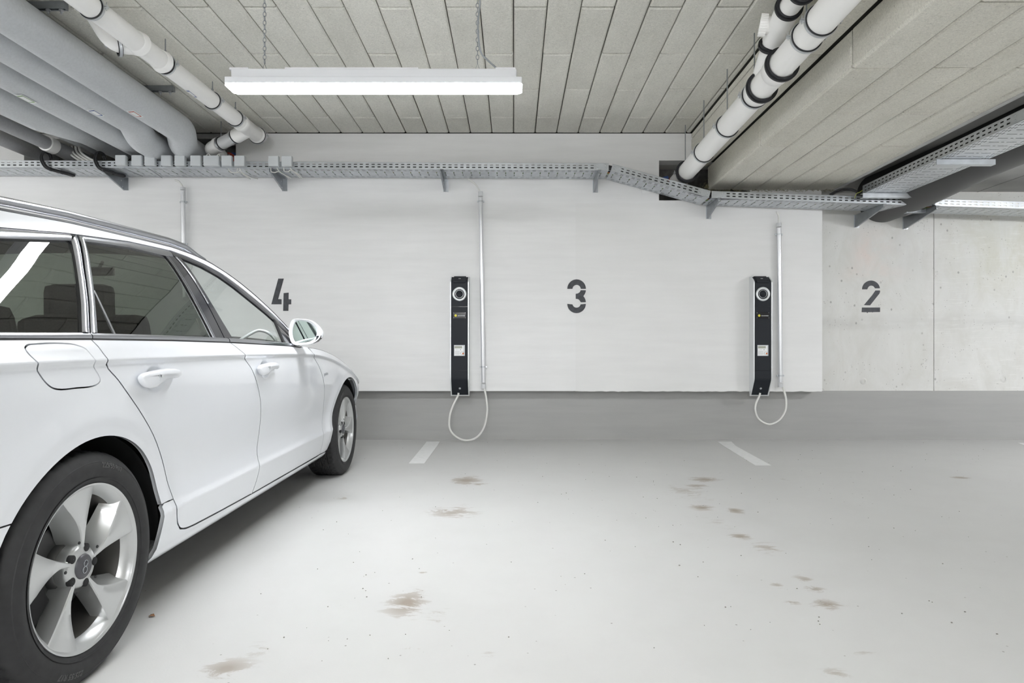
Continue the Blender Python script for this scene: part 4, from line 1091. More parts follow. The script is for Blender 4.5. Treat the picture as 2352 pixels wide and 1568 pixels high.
def rows_for(s):
    c = crease(s)
    return ZROWS + [c + q for q in (-.0205, -.0185, -.0165, -.009, -.0015, .0, .0015, .006, .012, .02, .03, .042, .056)] + [1.0 + .03 * k for k in range(15)]
def tri_panel(outer, hole=None, ds=.04, extra=()):
    P2 = [Vector(p) for p in outer]; n = len(P2); E = [(i, (i + 1) % n) for i in range(n)]
    if hole:
        m = len(P2); P2 += [Vector(p) for p in hole]; h = len(hole); E += [(m + i, m + (i + 1) % h) for i in range(h)]
    bs = [v for v in P2]; cell = {}
    for v in bs: cell.setdefault((int(v.x / .02), int(v.y / .02)), []).append(v)
    def near(p, d=.0045):
        cx, cy = int(p[0] / .02), int(p[1] / .02)
        for i in (-1, 0, 1):
            for j in (-1, 0, 1):
                for v in cell.get((cx + i, cy + j), ()):
                    if abs(v.x - p[0]) < d and abs(v.y - p[1]) < d: return True
        return False
    x0 = min(p[0] for p in outer); x1 = max(p[0] for p in outer)
    k = 0; s = math.floor(x0 / ds) * ds
    while s <= x1:
        for z in rows_for(s):
            p = (s, z)
            if abs(z - crease(s)) > .035 and any(math.hypot(s - a_, z - b_) < R_ + .16 for a_, b_, R_ in (ARCH_R, ARCH_F)): continue
            if inside(p, outer) and not (hole and inside(p, hole)) and not near(p): P2.append(Vector(p))
        s += ds
    for (a, b, ra, rb, dp) in list(DIPS):
        i = a - ra
        while i <= a + ra:
            j = b - rb
            while j <= b + rb:
                if inside((i, j), outer) and not near((i, j)): P2.append(Vector((i, j)))
                j += .006
            i += .006
    for (a, b, R) in (ARCH_R, ARCH_F):
        for r in (.011, .022, .033, .045, .060, .078, .10, .125, .15):
            for k in range(150):
                th = -0.5 + (PI + 1.) * k / 149; p = (a + (R + r) * math.cos(th), b + (R + r) * math.sin(th))
                if inside(p, outer) and not (hole and inside(p, hole)) and not near(p, .006) and abs(p[1] - crease(p[0])) > .036: P2.append(Vector(p))
    vs, es, fs, *_ = delaunay_2d_cdt([Vector((v.x, v.y * ZK)) for v in P2], E, [], 1, 1e-6)
    vs = [Vector((v.x, v.y / ZK)) for v in vs]
    if hole: fs = [f for f in fs if not inside((sum(vs[i].x for i in f) / 3, sum(vs[i].y for i in f) / 3), hole)]
    return vs, fs
def panel(name, outline, m, parent=None, side=1, off=0., gap=.0022, flange=.014, hole=None, step=.022, ds=.04, refine=True):
    parent = parent or car
    poly = inset(densify(outline, step), gap) if gap else densify(outline, step)
    hl = inset(densify(hole, .012), -gap) if hole else None
    vs, fs = tri_panel(poly, hl, ds)
    co = []; no = []; F = []
    for v in vs:
        p, n = SP(v.x, v.y, off, side); co.append(p); no.append(n)
    for f in fs:
        a, b, c = (co[i] for i in f); nn = (b - a).cross(c - a)
        F.append(tuple(f) if nn.dot(no[f[0]]) > 0 else tuple(f[::-1]))
    # folded edge
    if flange:
        for ring in ([poly] + ([hl] if hl else [])):
            b0 = len(co); k = len(ring)
            for (s, z) in ring:
                p, n = SP(s, z, off, side); q, _ = SP(s, z, off - flange, side); co += [p, q]; no += [n, n]
            for i in range(k):
                j = (i + 1) % k; F.append((b0 + 2 * i, b0 + 2 * j, b0 + 2 * j + 1, b0 + 2 * i + 1))
                t = co[b0 + 2 * j] - co[b0 + 2 * i]
            for i in range(k):
                j = (i + 1) % k; t = (co[b0 + 2 * j] - co[b0 + 2 * i - 2 if i else b0 + 2 * (k - 1)]); e = t.cross(co[b0 + 2 * i + 1] - co[b0 + 2 * i])
                e = e.normalized() if e.length > 1e-9 else no[b0]
                # blend a little of the outer normal so that the fold reads as a rounded edge
                no[b0 + 2 * i] = (e + no[b0 + 2 * i] * .8).normalized(); no[b0 + 2 * i + 1] = e
    me = bpy.data.meshes.new(name); me.from_pydata([tuple(c) for c in co], [], F)
    me.polygons.foreach_set('use_smooth', [True] * len(F)); me.update()
    me.normals_split_custom_set_from_vertices([tuple(n) for n in no])
    return link(name, me, m, parent)
def ribbon(name, A, B, m, parent=None, side=1, off=.004, thick=.008, n=40, crown=.0, k=4):
    """solid strip between two (s,z) lines on the body side"""
    parent = parent or car
    def res(L, n):
        d = [0]
        for i in range(len(L) - 1): d.append(d[-1] + math.hypot(L[i + 1][0] - L[i][0], L[i + 1][1] - L[i][1]))
        out = []
        for j in range(n + 1):
            t = d[-1] * j / n; out.append((interp(d, [p[0] for p in L], t), interp(d, [p[1] for p in L], t)))
        return out
    A, B = res(A, n), res(B, n); mb = MB()
    prof_ = [(0., -thick)] + [(i / k, crown * (1 - (2 * i / k - 1) ** 2)) for i in range(k + 1)] + [(1., -thick)]
    rows = []
    for a, b in zip(A, B): rows.append([SP(a[0] + (b[0] - a[0]) * t, a[1] + (b[1] - a[1]) * t, off + h, side)[0] for t, h in prof_])
    mb.grid(rows, smooth=True)
    for r in (rows[0], rows[-1]): mb.add(r, [tuple(range(len(r)))])
    o = mb.build(name, m, parent, weld=False)
    return o

BELT = [(-1.0, .988), (-.284, .993), (.075, .994), (.528, .990), (1.01, .981), (1.744, .960), (1.93, .948)]
BELTU = [(-1.0, 1.003), (-.274, 1.008), (.051, 1.010), (.544, 1.006), (1.073, .997), (1.651, .978), (1.90, .968)]
RDB_ = None
def cut(L, a, b):
    xs = [p[0] for p in L]; ys = [p[1] for p in L]
    return [(a, interp(xs, ys, a))] + [p for p in L if a < p[0] < b] + [(b, interp(xs, ys, b))]
RDB = [(.077, .994), (.087, .972), (.098, .940), (.108, .917), (.162, .867), (.299, .730), (.406, .601), (.48, .482), (.515, .41), (.535, .351), (.556, .31), (.585, .283), (.63, .270), (.70, .264)]
DBOT = [(.90, .258), (1.284, .250), (2.324, .240), (2.385, .243)]
MID = [(1.01, .981), (1.055, .955), (1.095, .930), (1.123, .906), (1.198, .848), (1.261, .774), (1.306, .692), (1.329, .606), (1.330, .507), (1.318, .438), (1.318, .372), (1.308, .325), (1.274, .2505)]
FDF = [(2.06, .947), (2.093, .934), (2.135, .90), (2.173, .876), (2.265, .811), (2.338, .745), (2.37, .70), (2.401, .603), (2.418, .48), (2.394, .40), (2.402, .335), (2.385, .243)]
RDB = catm(RDB, 4, False); MID = catm(MID, 4, False); FDF = catm(FDF, 4, False)
FT = [(-.95, 1.15), (-.60, 1.215), (-.30, 1.265), (-.073, 1.298), (.27, 1.337), (.664, 1.370), (.979, 1.380), (1.10, 1.372), (1.228, 1.353), (1.346, 1.325), (1.40, 1.305), (1.513, 1.255), (1.63, 1.198), (1.763, 1.127), (1.834, 1.08), (1.90, 1.025), (1.96, .965)]
EDGE = [(-1.0, 1.28), (-.6, 1.328), (0, 1.368), (.349, 1.391), (.827, 1.404), (1.049, 1.409), (1.22, 1.398), (1.346, 1.378), (1.452, 1.336), (1.551, 1.288), (1.665, 1.228), (1.785, 1.155), (1.881, 1.085), (1.95, 1.028), (2.03, .962)]
def arcpts(A, a0, a1, n=40): return [(A[0] + A[2] * math.cos(math.radians(a0 + (a1 - a0) * k / n)), A[1] + A[2] * math.sin(math.radians(a0 + (a1 - a0) * k / n))) for k in range(n + 1)]
def hoodz(s): return crease(s) + .042
FLAP = [(-.204, .968), (-.19, .977), (-.16, .980), (-.031, .980), (-.004, .976), (.028, .963), (.041, .935), (.050, .917), (.072, .885), (.076, .875), (.072, .866), (.053, .858), (-.03, .856), (-.105, .858), (-.131, .866), (-.151, .882), (-.177, .918), (-.188, .934)]
FLAP = catm(FLAP, 5)
aR = lambda a: (ARCH_R[0] + ARCH_R[2] * math.cos(math.radians(a)), ARCH_R[1] + ARCH_R[2] * math.sin(math.radians(a)))
arcR = arcpts(ARCH_R, 13, 146); arcF = arcpts(ARCH_F, 194, 22)
for sd in (1, -1):
    quarter = cut(BELT, -1.0, .077) + RDB[1:33] + [(.47, .412)] + arcR + [(-.45, .545), (-1.04, .56), (-1.02, .80)]
    qp = panel('rear_quarter_panel', quarter, M['paint'], side=sd, hole=FLAP if sd > 0 else None)
    if sd > 0: panel('fuel_flap', FLAP, M['paint'], step=.012, ds=.02)
    rd = panel('rear_door', cut(BELT, .077, 1.01) + MID[1:] + DBOT[:2][::-1] + RDB[::-1][:-1], M['paint'], side=sd)
    fd = panel('front_door', cut(BELT, 1.01, 1.93)[:-1] + [(1.93, .948)] + FDF + [(1.284, .250)] + MID[1:][::-1], M['paint'], side=sd)
    top = [(2.0 + .05 * k, hoodz(2.0 + .05 * k)) for k in range(30, -1, -1)]
    aF1 = (ARCH_F[0] + ARCH_F[2] * math.cos(math.radians(22)), ARCH_F[1] + ARCH_F[2] * math.sin(math.radians(22)))
    fender = FDF[1:] + [(2.50, .238), (2.545, .245)] + arcF[2:] + [(3.5, .50), (3.5, hoodz(3.5))] + top + [(1.97, .95)]
    ff = panel('front_fender', fender, M['paint'], side=sd, ds=.02, step=.016)
    panel('front_bumper_corner', [(3.5, .50)] + arcpts(ARCH_F, 22, -22, 12) + [(3.36, .20), (3.5, .19)], M['paint'], side=sd, ds=.02)
    panel('rear_bumper_corner', [(-1.04, .56), (-.45, .545)] + arcpts(ARCH_R, 146, 200, 12) + [(-.33, .20), (-1.06, .22)], M['paint'], side=sd)
    panel('side_sill', [(.447, .412)] + arcpts(ARCH_R, 12, -11, 8) + [(.39, .205), (2.49, .205), (2.535, .232), (2.505, .236), (2.385, .240), (2.324, .236), (1.284, .246), (.90, .254), (.70, .260), (.63, .266), (.582, .279), (.552, .308), (.531, .351), (.512, .409)], M['paint'], side=sd, gap=.001)
    # dark door frame behind the shut lines
    ribbon('shut_line_seal', [(p[0] - .008, p[1]) for p in RDB], [(p[0] + .008, p[1]) for p in RDB], M['seal'], side=sd, off=-.015, thick=.004, k=1)
    ribbon('shut_line_seal', [(p[0] - .008, p[1]) for p in MID], [(p[0] + .008, p[1]) for p in MID], M['seal'], side=sd, off=-.015, thick=.004, k=1)
    ribbon('shut_line_seal', [(.60, .262), (2.4, .230)], [(.60, .28), (2.4, .252)], M['seal'], side=sd, off=-.015, thick=.004, k=1)
    # white cant rail and pillars
    rail = [(-1.02, .99), (-.82, .99), (-.70, 1.10), (-.60, 1.215)] + cut(FT, -.6, 1.96)[1:] + [(2.03, .962)] + cut(EDGE, -.93, 2.03)[::-1][1:]
    panel('roof_side_frame', rail, M['paint'], side=sd, gap=.0012, flange=.010)
    # side windows
    QW = [(-.73, 1.006), (-.62, 1.11), (-.50, 1.19), (-.098, 1.262), (.254, 1.309), (.19, 1.214), (.112, 1.097), (.049, 1.010)]
    SPL = [(.321, 1.341), (.23, 1.218), (.151, 1.10), (.084, 1.009)]
    RWT = [(.336, 1.320), (.617, 1.340), (.885, 1.342)]; RWL = [(.336, 1.320), (.215, 1.146), (.12, 1.011)]
    RWR = [(.885, 1.342), (.882, 1.21), (.879, 1.106), (.876, 1.001)]
    BG = [(.965, 1.379), (.984, 1.247), (.987, 1.127), (.981, 1.0)]
    FWL = [(1.026, 1.351), (1.028, 1.264), (1.035, 1.163), (1.047, 1.078), (1.064, .999)]
    FWT = [(1.026, 1.351), (1.182, 1.330), (1.30, 1.298), (1.411, 1.252), (1.529, 1.194), (1.66, 1.130), (1.728, 1.092)]
    g1 = panel('quarter_window', QW, M['glassd'], side=sd, off=-.004, gap=-.004, flange=0)
    g2 = panel('rear_door_window', RWT + RWR[1:] + cut(BELTU, .12, .876)[::-1] + RWL[::-1][1:-1], M['glassd'], side=sd, off=-.004, gap=-.004, flange=0)
    g3 = panel('front_door_window', FWT + [(1.69, .975)] + cut(BELTU, 1.064, 1.69)[::-1] + FWL[::-1][1:-1], M['glassl'], side=sd, off=-.004, gap=-.004, flange=0)
    ribbon('window_divider', [(.219, 1.15), (.206, 1.008)], [(.227, 1.15), (.216, 1.008)], M['chrome'], g2, side=sd, off=-.002, thick=.004)
    ribbon('window_divider', [(.175, 1.10), (.19, 1.06), (.20, 1.008)][::-1], [(.224, 1.14), (.224, 1.07), (.214, 1.008)][::-1], M['seal'], g2, side=sd, off=-.006, thick=.002) if False else None
    # trims
    for (a, b) in ((-.98, .080), (.084, 1.006), (1.014, 1.92)):
        ribbon('belt_trim', cut(BELT, a, b), cut(BELTU, a, min(b, 1.9)), M['chrome'], side=sd, off=.003, thick=.012, n=50, crown=.0035)
    lo = [(p[0], p[1] - .004) for p in cut(BELT, -.98, 1.92)]
    ribbon('belt_seal', lo, cut(BELT, -.98, 1.92), M['seal'], side=sd, off=.0005, thick=.006, n=60)
    qt = [(-.73, 1.006), (-.62, 1.11), (-.50, 1.19), (-.098, 1.262), (.254, 1.309)]; qo = [(-.79, 1.0), (-.66, 1.13), (-.53, 1.222), (-.073, 1.294), (.274, 1.334)]
    ribbon('window_frame', qt, qo, M['chrome'], side=sd, off=.003, thick=.010, n=50, crown=.005)
    ribbon('window_frame', [(.254, 1.309), (.19, 1.214), (.112, 1.097), (.049, 1.012)], [(.312, 1.338), (.224, 1.218), (.146, 1.10), (.080, 1.010)], M['chrome'], side=sd, off=.003, thick=.010, n=30, crown=.005)
    ribbon('window_frame', RWL, [(.326, 1.338), (.232, 1.213), (.155, 1.10), (.088, 1.010)], M['chrome'], side=sd, off=.002, thick=.010, n=30, crown=.004)
    ribbon('window_frame', RWT + [(.955, 1.348)], [(.326, 1.338), (.664, 1.366), (.962, 1.376)], M['chrome'], side=sd, off=.002, thick=.010, n=40, crown=.005)
    FTf = [(.972, 1.377), (1.10, 1.368), (1.228, 1.349), (1.346, 1.321), (1.40, 1.301), (1.513, 1.251), (1.63, 1.194), (1.763, 1.123), (1.834, 1.076), (1.895, 1.024), (1.945, .975)]
    ribbon('window_frame', [(.966, 1.352)] + FWT + [(1.84, 1.02), (1.90, .97)], FTf, M['trimblack'], side=sd, off=.002, thick=.010, n=60, crown=.003)
    ribbon('window_highlight', [(p[0], p[1] - .006) for p in FTf], FTf, M['chrome'], side=sd, off=.005, thick=.004, n=60, crown=.002)
    ribbon('pillar_trim', RWR, [(.961, 1.372), (.980, 1.247), (.983, 1.127), (.977, 1.0)], M['trimblack'], side=sd, off=.001, thick=.01, n=24)
    ribbon('pillar_trim', [(.969, 1.372), (.988, 1.247), (.991, 1.127), (.985, 1.0)], FWL, M['trimblack'], side=sd, off=.001, thick=.01, n=24)
    ribbon('pillar_highlight', [(p[0] - .001, p[1]) for p in RWR], [(p[0] + .005, p[1]) for p in RWR], M['chrome'], side=sd, off=.003, thick=.003, n=24)
    ribbon('pillar_highlight', [(p[0] + .011, p[1]) for p in RWR], [(p[0] + .018, p[1]) for p in RWR], M['chrome'], side=sd, off=.003, thick=.003, n=24)
    ribbon('pillar_highlight', [(.986, 1.36), (.999, 1.247), (1.000, 1.15)], [(.990, 1.36), (1.003, 1.247), (1.004, 1.15)], M['chrome'], side=sd, off=.003, thick=.003, n=20)
    # little triangle ahead of the front door glass
    panel('mirror_base_trim', [(1.728, 1.092), (1.90, .968), (1.69, .975)], M['trimblack'], side=sd, off=.001, gap=0, flange=.008)
    ribbon('window_divider', [(1.722, 1.104), (1.684, .976)], [(1.742, 1.096), (1.708, .974)], M['seal'], side=sd, off=.005, thick=.008, n=14)
    # roof rail
    pts = []; rr = []
    E2 = cut(EDGE, -.86, 1.335)
    Ed = densify(E2, .04, False); n = len(Ed)
    for i, (s, z) in enumerate(Ed):
        t = i / (n - 1); lift = .026 * smooth01(min(t, 1 - t) / .06)
        p, _ = SP(s, z, 0, sd); pts.append((p.x - sd * .012, s, z + lift - .003))
    mb = MB(); mb.tube(pts, .015, 12, squash=(1.0, .8)); mb.build('roof_rail', M['chrome'], car)
    ribbon('roof_channel', [(p[0], p[1] - .008) for p in cut(EDGE, -.9, 1.9)], cut(EDGE, -.9, 1.9), M['seal'], side=sd, off=.0015, thick=.004, n=70)
    # wheel arch liner and inner sill
    for A in (ARCH_R, ARCH_F):
        R = A[2] + .004; th = [math.radians(-7 + 194 * k / 40) for k in range(41)]
        mb = MB(); mb.grid([[(sd * .895, A[0] + R * math.cos(t), A[1] + R * math.sin(t)), (sd * .86, A[0] + (R + .02) * math.cos(t), A[1] + (R + .02) * math.sin(t)), (sd * .62, A[0] + (R + .02) * math.cos(t), A[1] + (R + .02) * math.sin(t))] for t in th])
        mb.add([(sd * .62, A[0] + (R + .02) * math.cos(t), A[1] + (R + .02) * math.sin(t)) for t in th], [tuple(range(41))])
        mb.build('arch_liner', M['under'], car, fix=False)
    # inner door cards
    panel('door_card', [(-.86, .975), (-.86, .73), (.50, .73), (.56, .32), (2.30, .32), (2.10, .80), (1.90, .945), (1.0, .97), (.5, .98)], M['cabin'], side=sd, off=-.07, gap=0, flange=0)
    # handles
    hp = [(.250, .868), (.266, .880), (.31, .887), (.478, .886), (.496, .879), (.497, .866), (.475, .857), (.42, .857), (.378, .852), (.348, .840), (.325, .832), (.285, .834), (.260, .850)]
    for hs, hz, dr in ((0, 0, rd), (.985, -.012, fd)):
        mb = MB()
        q = [(a + hs, b + hz) for a, b in hp]
        q = catm(q, 4); x0 = .934; cx = .375 + hs; cz = .864 + hz
        rows = [[(sd * (x0 + dx - kb * ((a - cx) / .12) ** 2), cx + (a - cx) * ks, cz + (b - cz) * kz) for a, b in q + q[:1]] for dx, ks, kz, kb in ((.004, .99, .94, 0), (.010, 1.0, 1.0, .0), (.020, 1.0, 1.0, .003), (.027, .985, .90, .006), (.031, .96, .70, .008), (.0325, .92, .40, .009))]
        mb.grid(rows); mb.add(rows[-1][:-1], [tuple(range(len(q)))], 0, True); mb.add(rows[0][:-1], [tuple(range(len(q)))])
        # stubs into the door
        mb.box((sd * (x0 - .006), .300 + hs, .860 + hz), (.036, .036, .026), ch=.006); mb.box((sd * (x0 - .004), .476 + hs, .868 + hz), (.04, .026, .018), ch=.005)
        h = mb.build('door_handle', M['paint'], dr)
        mb = MB(); mb.box((sd * (x0 + .0318), .352 + hs, .8685 + hz), (.0016, .013, .011), ch=.0006); mb.build('handle_button', M['silver'], h)
        mb = MB(); mb.box((sd * (x0 + .0268), .334 + hs, .865 + hz), (.010, .0012, .024)); mb.build('handle_joint', M['boxgrey'], h)
    # mirror
    mir = empty('door_mirror', (0, 0, 0)); mir.parent = car
    def mpx(a, b):
        u = 560 + a / 7.127; v = 680 + b / 7.127
        return (.888 + (u - 668.) / 74. * .187, .952 + (797 - v) / 63. * .157)
    outl = [(768, 600), (775, 540), (795, 450), (825, 395), (880, 378), (990, 380), (1080, 392), (1160, 425), (1225, 480), (1280, 550), (1302, 610), (1295, 670), (1250, 730), (1180, 775), (1090, 800), (980, 808), (870, 806), (815, 770), (785, 690)]
    innl = [(835, 600), (845, 530), (870, 455), (900, 420), (950, 412), (1020, 420), (1090, 440), (1150, 480), (1195, 540), (1218, 610), (1205, 665), (1160, 715), (1090, 750), (1010, 762), (930, 768), (890, 765), (865, 735), (842, 670)]
    O2 = [mpx(*p) for p in outl]; I2 = [mpx(*p) for p in innl]
    O3 = catm(O2, 3); cx = .985; cz = 1.03; sm = 1.81
    def resam(L, n):
        L2 = L + [L[0]]; d = [0]
        for i in range(len(L2) - 1): d.append(d[-1] + math.hypot(L2[i + 1][0] - L2[i][0], L2[i + 1][1] - L2[i][1]))
        return [(interp(d, [p[0] for p in L2], d[-1] * k / n), interp(d, [p[1] for p in L2], d[-1] * k / n)) for k in range(n)]
    n = 56; O4 = resam(O3, n); I4 = resam(catm(I2, 3), n)
    rows = []
    for (src, k, ds_) in ((I4, 1., .016), (I4, 1.0, .006), (I4, 1.04, -.001), (O4, .955, -.004), (O4, 1.0, .006), (O4, 1.0, .030), (O4, .95, .062), (O4, .80, .092), (O4, .50, .110), (O4, .12, .116)):
        rows.append([(sd * (cx + (a - cx) * k), sm + ds_ + .25 * (cx - a) * (0 if src is O4 and ds_ > .01 else 0), cz + (b - cz) * k) for a, b in src])
    for r in rows: r.append(r[0])
    mb = MB(); mb.grid(rows); mb.build('mirror_housing', M['paint'], mir)
    mb = MB(); g = [(sd * a, sm + .012 + (a - .98) * .10, b) for a, b in I4]; g2_ = [(p[0], p[1] + .003, p[2]) for p in g]
    mb.add(g + g2_, [tuple(range(n)), tuple(range(n, 2 * n))]); mb.build('mirror_glass', M['mirror'], mir)
    mb = MB(); mb.tube([(sd * .845, 1.86, .968), (sd * .885, 1.86, .972), (sd * .93, 1.86, .972)], [.030, .026, .022], 16, squash=(.75, 1.5)); mb.build('mirror_arm', M['trimblack'], mir)
    mb = MB()
    ind = [(1215, 655), (1292, 648), (1275, 700), (1225, 748), (1160, 778), (1185, 740), (1212, 700)]
    q = [mpx(*p) for p in ind]; mb.prism(q, lambda a, b, t: (sd * (cx + (a - cx) * (1.02)), t, cz + (b - cz) * 1.02), sm - .003, sm + .028); mb.build('turn_signal', M['trimblack'], mir, bevel=.002)
    # badge
    if sd > 0:
        me = text_mesh('quattro', .030, .0008); bd = link('fender_badge', me, M['chrome'], ff)
        p, nrm = SP(2.40, .77, .002, 1)
        bd.matrix_local = Matrix.Translation(p) @ Matrix(((0, 0, 1, 0), (1, 0, 0, 0), (0, 1, 0, 0), (0, 0, 0, 1)))

# roof, windscreen, bonnet and ends span the car between its two side edges
def span(name, m, stations, nx=24, thick=None, parent=None):
    """stations: (s,z,half width, crown, bow, power)"""
    mb = MB(); rows = []
    for (s, z, w, cr, bow, pw) in stations:
        row = []
        for i in range(nx + 1):
            t = -1 + 2 * i / nx; k = 1 - abs(t) ** pw; row.append((t * w, s + bow * (1 - t * t), z + cr * k))
        rows.append(row)
    mb.grid(rows); return mb.build(name, m, parent or car, solid=thick or 0)
ex = [p[0] for p in EDGE]; ez = [p[1] for p in EDGE]
def estation(s, cr, bow, pw=2.2, dz=0.):
    z = interp(ex, ez, s); return (s, z + dz, W(s, z) - .0005, cr, bow, pw)
span('roof', M['paint'], [estation(-.93 + .05 * k, .045, 0, 2.6) for k in range(45)] + [estation(1.27, .045, .02, 2.6), estation(1.30, .044, .05, 2.5)])
span('headliner', M['headliner'], [(s_, z_ - .035, w_ - .03, c_, b_, p_) for (s_, z_, w_, c_, b_, p_) in [estation(-.85 + .1 * k, .045, 0, 2.6) for k in range(22)]])
ws = span('windscreen', M['glassl'], [estation(1.305 + (2.02 - 1.305) * k / 14, .046 - .03 * k / 14, .06 + .17 * k / 14, 2.2) for k in range(15)])
span('windscreen_frame', M['trimblack'], [estation(1.285, .045, .04, 2.5), estation(1.325, .045, .065, 2.4)], parent=ws)
span('cowl', M['under'], [(1.98, .975, .78, .03, .20, 2), (2.06, .945, .84, .035, .18, 2)])
span('bonnet', M['paint'], [(2.04 + .0 + 1.46 * k / 30, hoodz(2.04 + 1.46 * k / 30), W(2.04 + 1.46 * k / 30, hoodz(2.04 + 1.46 * k / 30)), .075 - .01 * k / 30, .17 if k == 0 else .17 * (1 - k / 30) + .24 * (k / 30), 2.8) for k in range(31)])
def endcap(name, m, s0, bow, zs, side=1, pw=2.4, off=0., x0=-1., x1=1., nx=28):
    mb = MB(); rows = []
    for z in zs:
        w = W(s0, z); rows.append([((x0 + (x1 - x0) * i / nx) * w, s0 + side * ((1 - abs(x0 + (x1 - x0) * i / nx) ** pw) * (bow(z) if callable(bow) else bow) + off), z) for i in range(nx + 1)])
    mb.grid(rows); return mb.build(name, m, car, solid=.004)
fb_ = lambda z: .26 + .03 * math.sin((z - .2) * 5)
endcap('front_bumper', M['paint'], 3.5, fb_, [.19 + .03 * k for k in range(17)])
gr = endcap('radiator_grille', M['gloss'], 3.5, fb_, [.30 + .03 * k for k in range(12)], off=.008, x0=-.36, x1=.36)
for k in range(9):
    mb = MB(); z = .34 + .033 * k; w = W(3.5, z)
    mb.tube([(t * w, 3.5 + (1 - abs(t) ** 2.4) * fb_(z) + .016, z) for t in [-.34 + .68 * i / 14 for i in range(15)]], .004, 6); mb.build('grille_bar', M['chrome'], gr)
for x0, x1 in ((-.97, -.52), (.52, .97)):
    endcap('headlamp', M['headl'], 3.5, fb_, [.545 + .02 * k for k in range(6)], off=.006, x0=x0, x1=x1, nx=10)
    endcap('air_intake', M['gloss'], 3.5, fb_, [.25 + .02 * k for k in range(6)], off=.006, x0=x0 * .9, x1=x1 * .9, nx=10)
rb_ = lambda z: .10
endcap('rear_bumper', M['paint'], -1.02, .13, [.22 + .03 * k for k in range(12)], side=-1)
def tg(z): return -1.02 + (z - .55) * .02 if z < .95 else -1.012 + (z - .95) * .62
mb = MB(); rows = []
for k in range(27):
    z = .55 + .0315 * k; w = W(-1.0, min(z, 1.30)) * (.995); s = tg(z); rows.append([(t * w, s - .10 * (1 - abs(t) ** 2.6), z) for t in [-1 + i / 12 for i in range(25)]])
mb.grid(rows); tgt = mb.build('tailgate', M['paint'], car, solid=.004)
mb = MB(); rows = []
for k in range(9):
    z = 1.01 + .03 * k; w = W(-1.0, z) * .86; s = tg(z); rows.append([(t * w, s - .10 * (1 - abs(t * .86) ** 2.6) - .005, z) for t in [-1 + i / 10 for i in range(21)]])
mb.grid(rows); mb.build('rear_window', M['gloss'], tgt)
mb = MB(); mb.box((0, -1.131, .74), (.52, .006, .11), ch=.002); mb.build('number_plate', M['plate'], tgt)
for sd in (-1, 1):
    mb = MB(); rows = []
    for k in range(6):
        z = .79 + .03 * k; w = W(-1.0, z); rows.append([(sd * t * w, tg(z) - .10 * (1 - abs(t) ** 2.6) - .006, z) for t in [.55 + .45 * i / 8 for i in range(9)]])
    mb.grid(rows); mb.build('tail_lamp', M['tail'], tgt)
# underbody and cabin
mb = MB(); mb.box((0, 1.45, .255), (1.60, 1.95, .09), ch=.02); mb.box((0, -.72, .33), (1.5, .55, .16), ch=.02); mb.box((0, 0.02, .36), (1.2, 1.0, .12), ch=.02); mb.box((0, 2.95, .36), (1.2, 1.0, .16), ch=.02)
mb.cyl((-.7, SR, .33), (.7, SR, .33), .03, 12); mb.cyl((-.7, SF, .33), (.7, SF, .33), .03, 12)
mb.build('underbody', M['under'], car, weld=False)
mb = MB(); mb.box((0, 1.3, .36), (1.66, 2.0, .10)); mb.box((0, -.25, .74), (1.30, 1.2, .05)); mb.box((0, .30, .5), (1.40, .06, .5)); mb.box((0, 2.28, .62), (1.5, .06, .55)); mb.build('cabin_floor', M['cabin'], car, weld=False)
mb = MB(); rows = []
for k in range(9):
    a = k / 8; rows.append([(t * .80, 1.52 + .42 * a + .12 * a * (1 - t * t), .90 + .065 * math.sin(a * PI * .9) + .02 * a) for t in [-1 + i / 8 for i in range(17)]])
mb.grid(rows); mb.box((0, 1.62, .78), (1.56, .14, .24), ch=.03); mb.build('dashboard', M['cabin'], car, weld=False)
def seat(x, s, w, name):
    mb = MB(); mb.box((x, s, .52), (w, .50, .14), ch=.04)
    mb.box((x, s - .30, .80), (w - .02, .13, .60), M=Matrix.Rotation(math.radians(14), 3, 'X'), ch=.045)
    o = mb.build(name, M['leather'], car, weld=False)
    for hx in ((0,) if w < .7 else (-.36, 0, .36)):
        mb = MB(); mb.box((x + hx, s - .39, 1.14), (.26, .09, .16), ch=.035); mb.cyl((x + hx - .05, s - .38, 1.02), (x + hx - .05, s - .385, 1.12), .006, 8); mb.cyl((x + hx + .05, s - .38, 1.02), (x + hx + .05, s - .385, 1.12), .006, 8); mb.build('headrest', M['leather'], o, weld=False)
seat(-.37, 1.22, .52, 'front_seat'); seat(.37, 1.22, .52, 'front_seat'); seat(0, .46, 1.28, 'rear_bench')
sw = Vector((-.37, 1.46, .90)); ax = Vector((0, -.92, .39)).normalized(); u_ = Vector((1, 0, 0)); v_ = ax.cross(u_)
mb = MB(); mb.tube([sw + u_ * .185 * math.cos(2 * PI * k / 40) + v_ * .185 * math.sin(2 * PI * k / 40) for k in range(40)], .014, 10, closed=True)
stw = mb.build('steering_wheel', M['silver'], car, fix=False)
mb = MB(); mb.box(sw, (.34, .02, .035), M=Matrix.Rotation(math.radians(23), 3, 'X')); mb.cyl(sw - ax * .01, sw + ax * .03, .06, 20); mb.build('wheel_hub', M['cabin'], stw, weld=False)
mb = MB(); mb.box((0, 1.52, 1.345), (.18, .02, .045), ch=.008); mb.cyl((0, 1.53, 1.35), (0, 1.57, 1.40), .008, 8); mb.build('rear_view_mirror', M['cabin'], car, weld=False)

mb = MB(); mb.tube(smoothpath([(.62, 1.78, .985), (.665, 1.81, 1.02), (.71, 1.84, 1.045), (.76, 1.86, 1.03), (.80, 1.87, .985)], 6), .009, 8); mb.build('dash_arc', M['silver'], car)  # pale silver arc over the right end of the dashboard

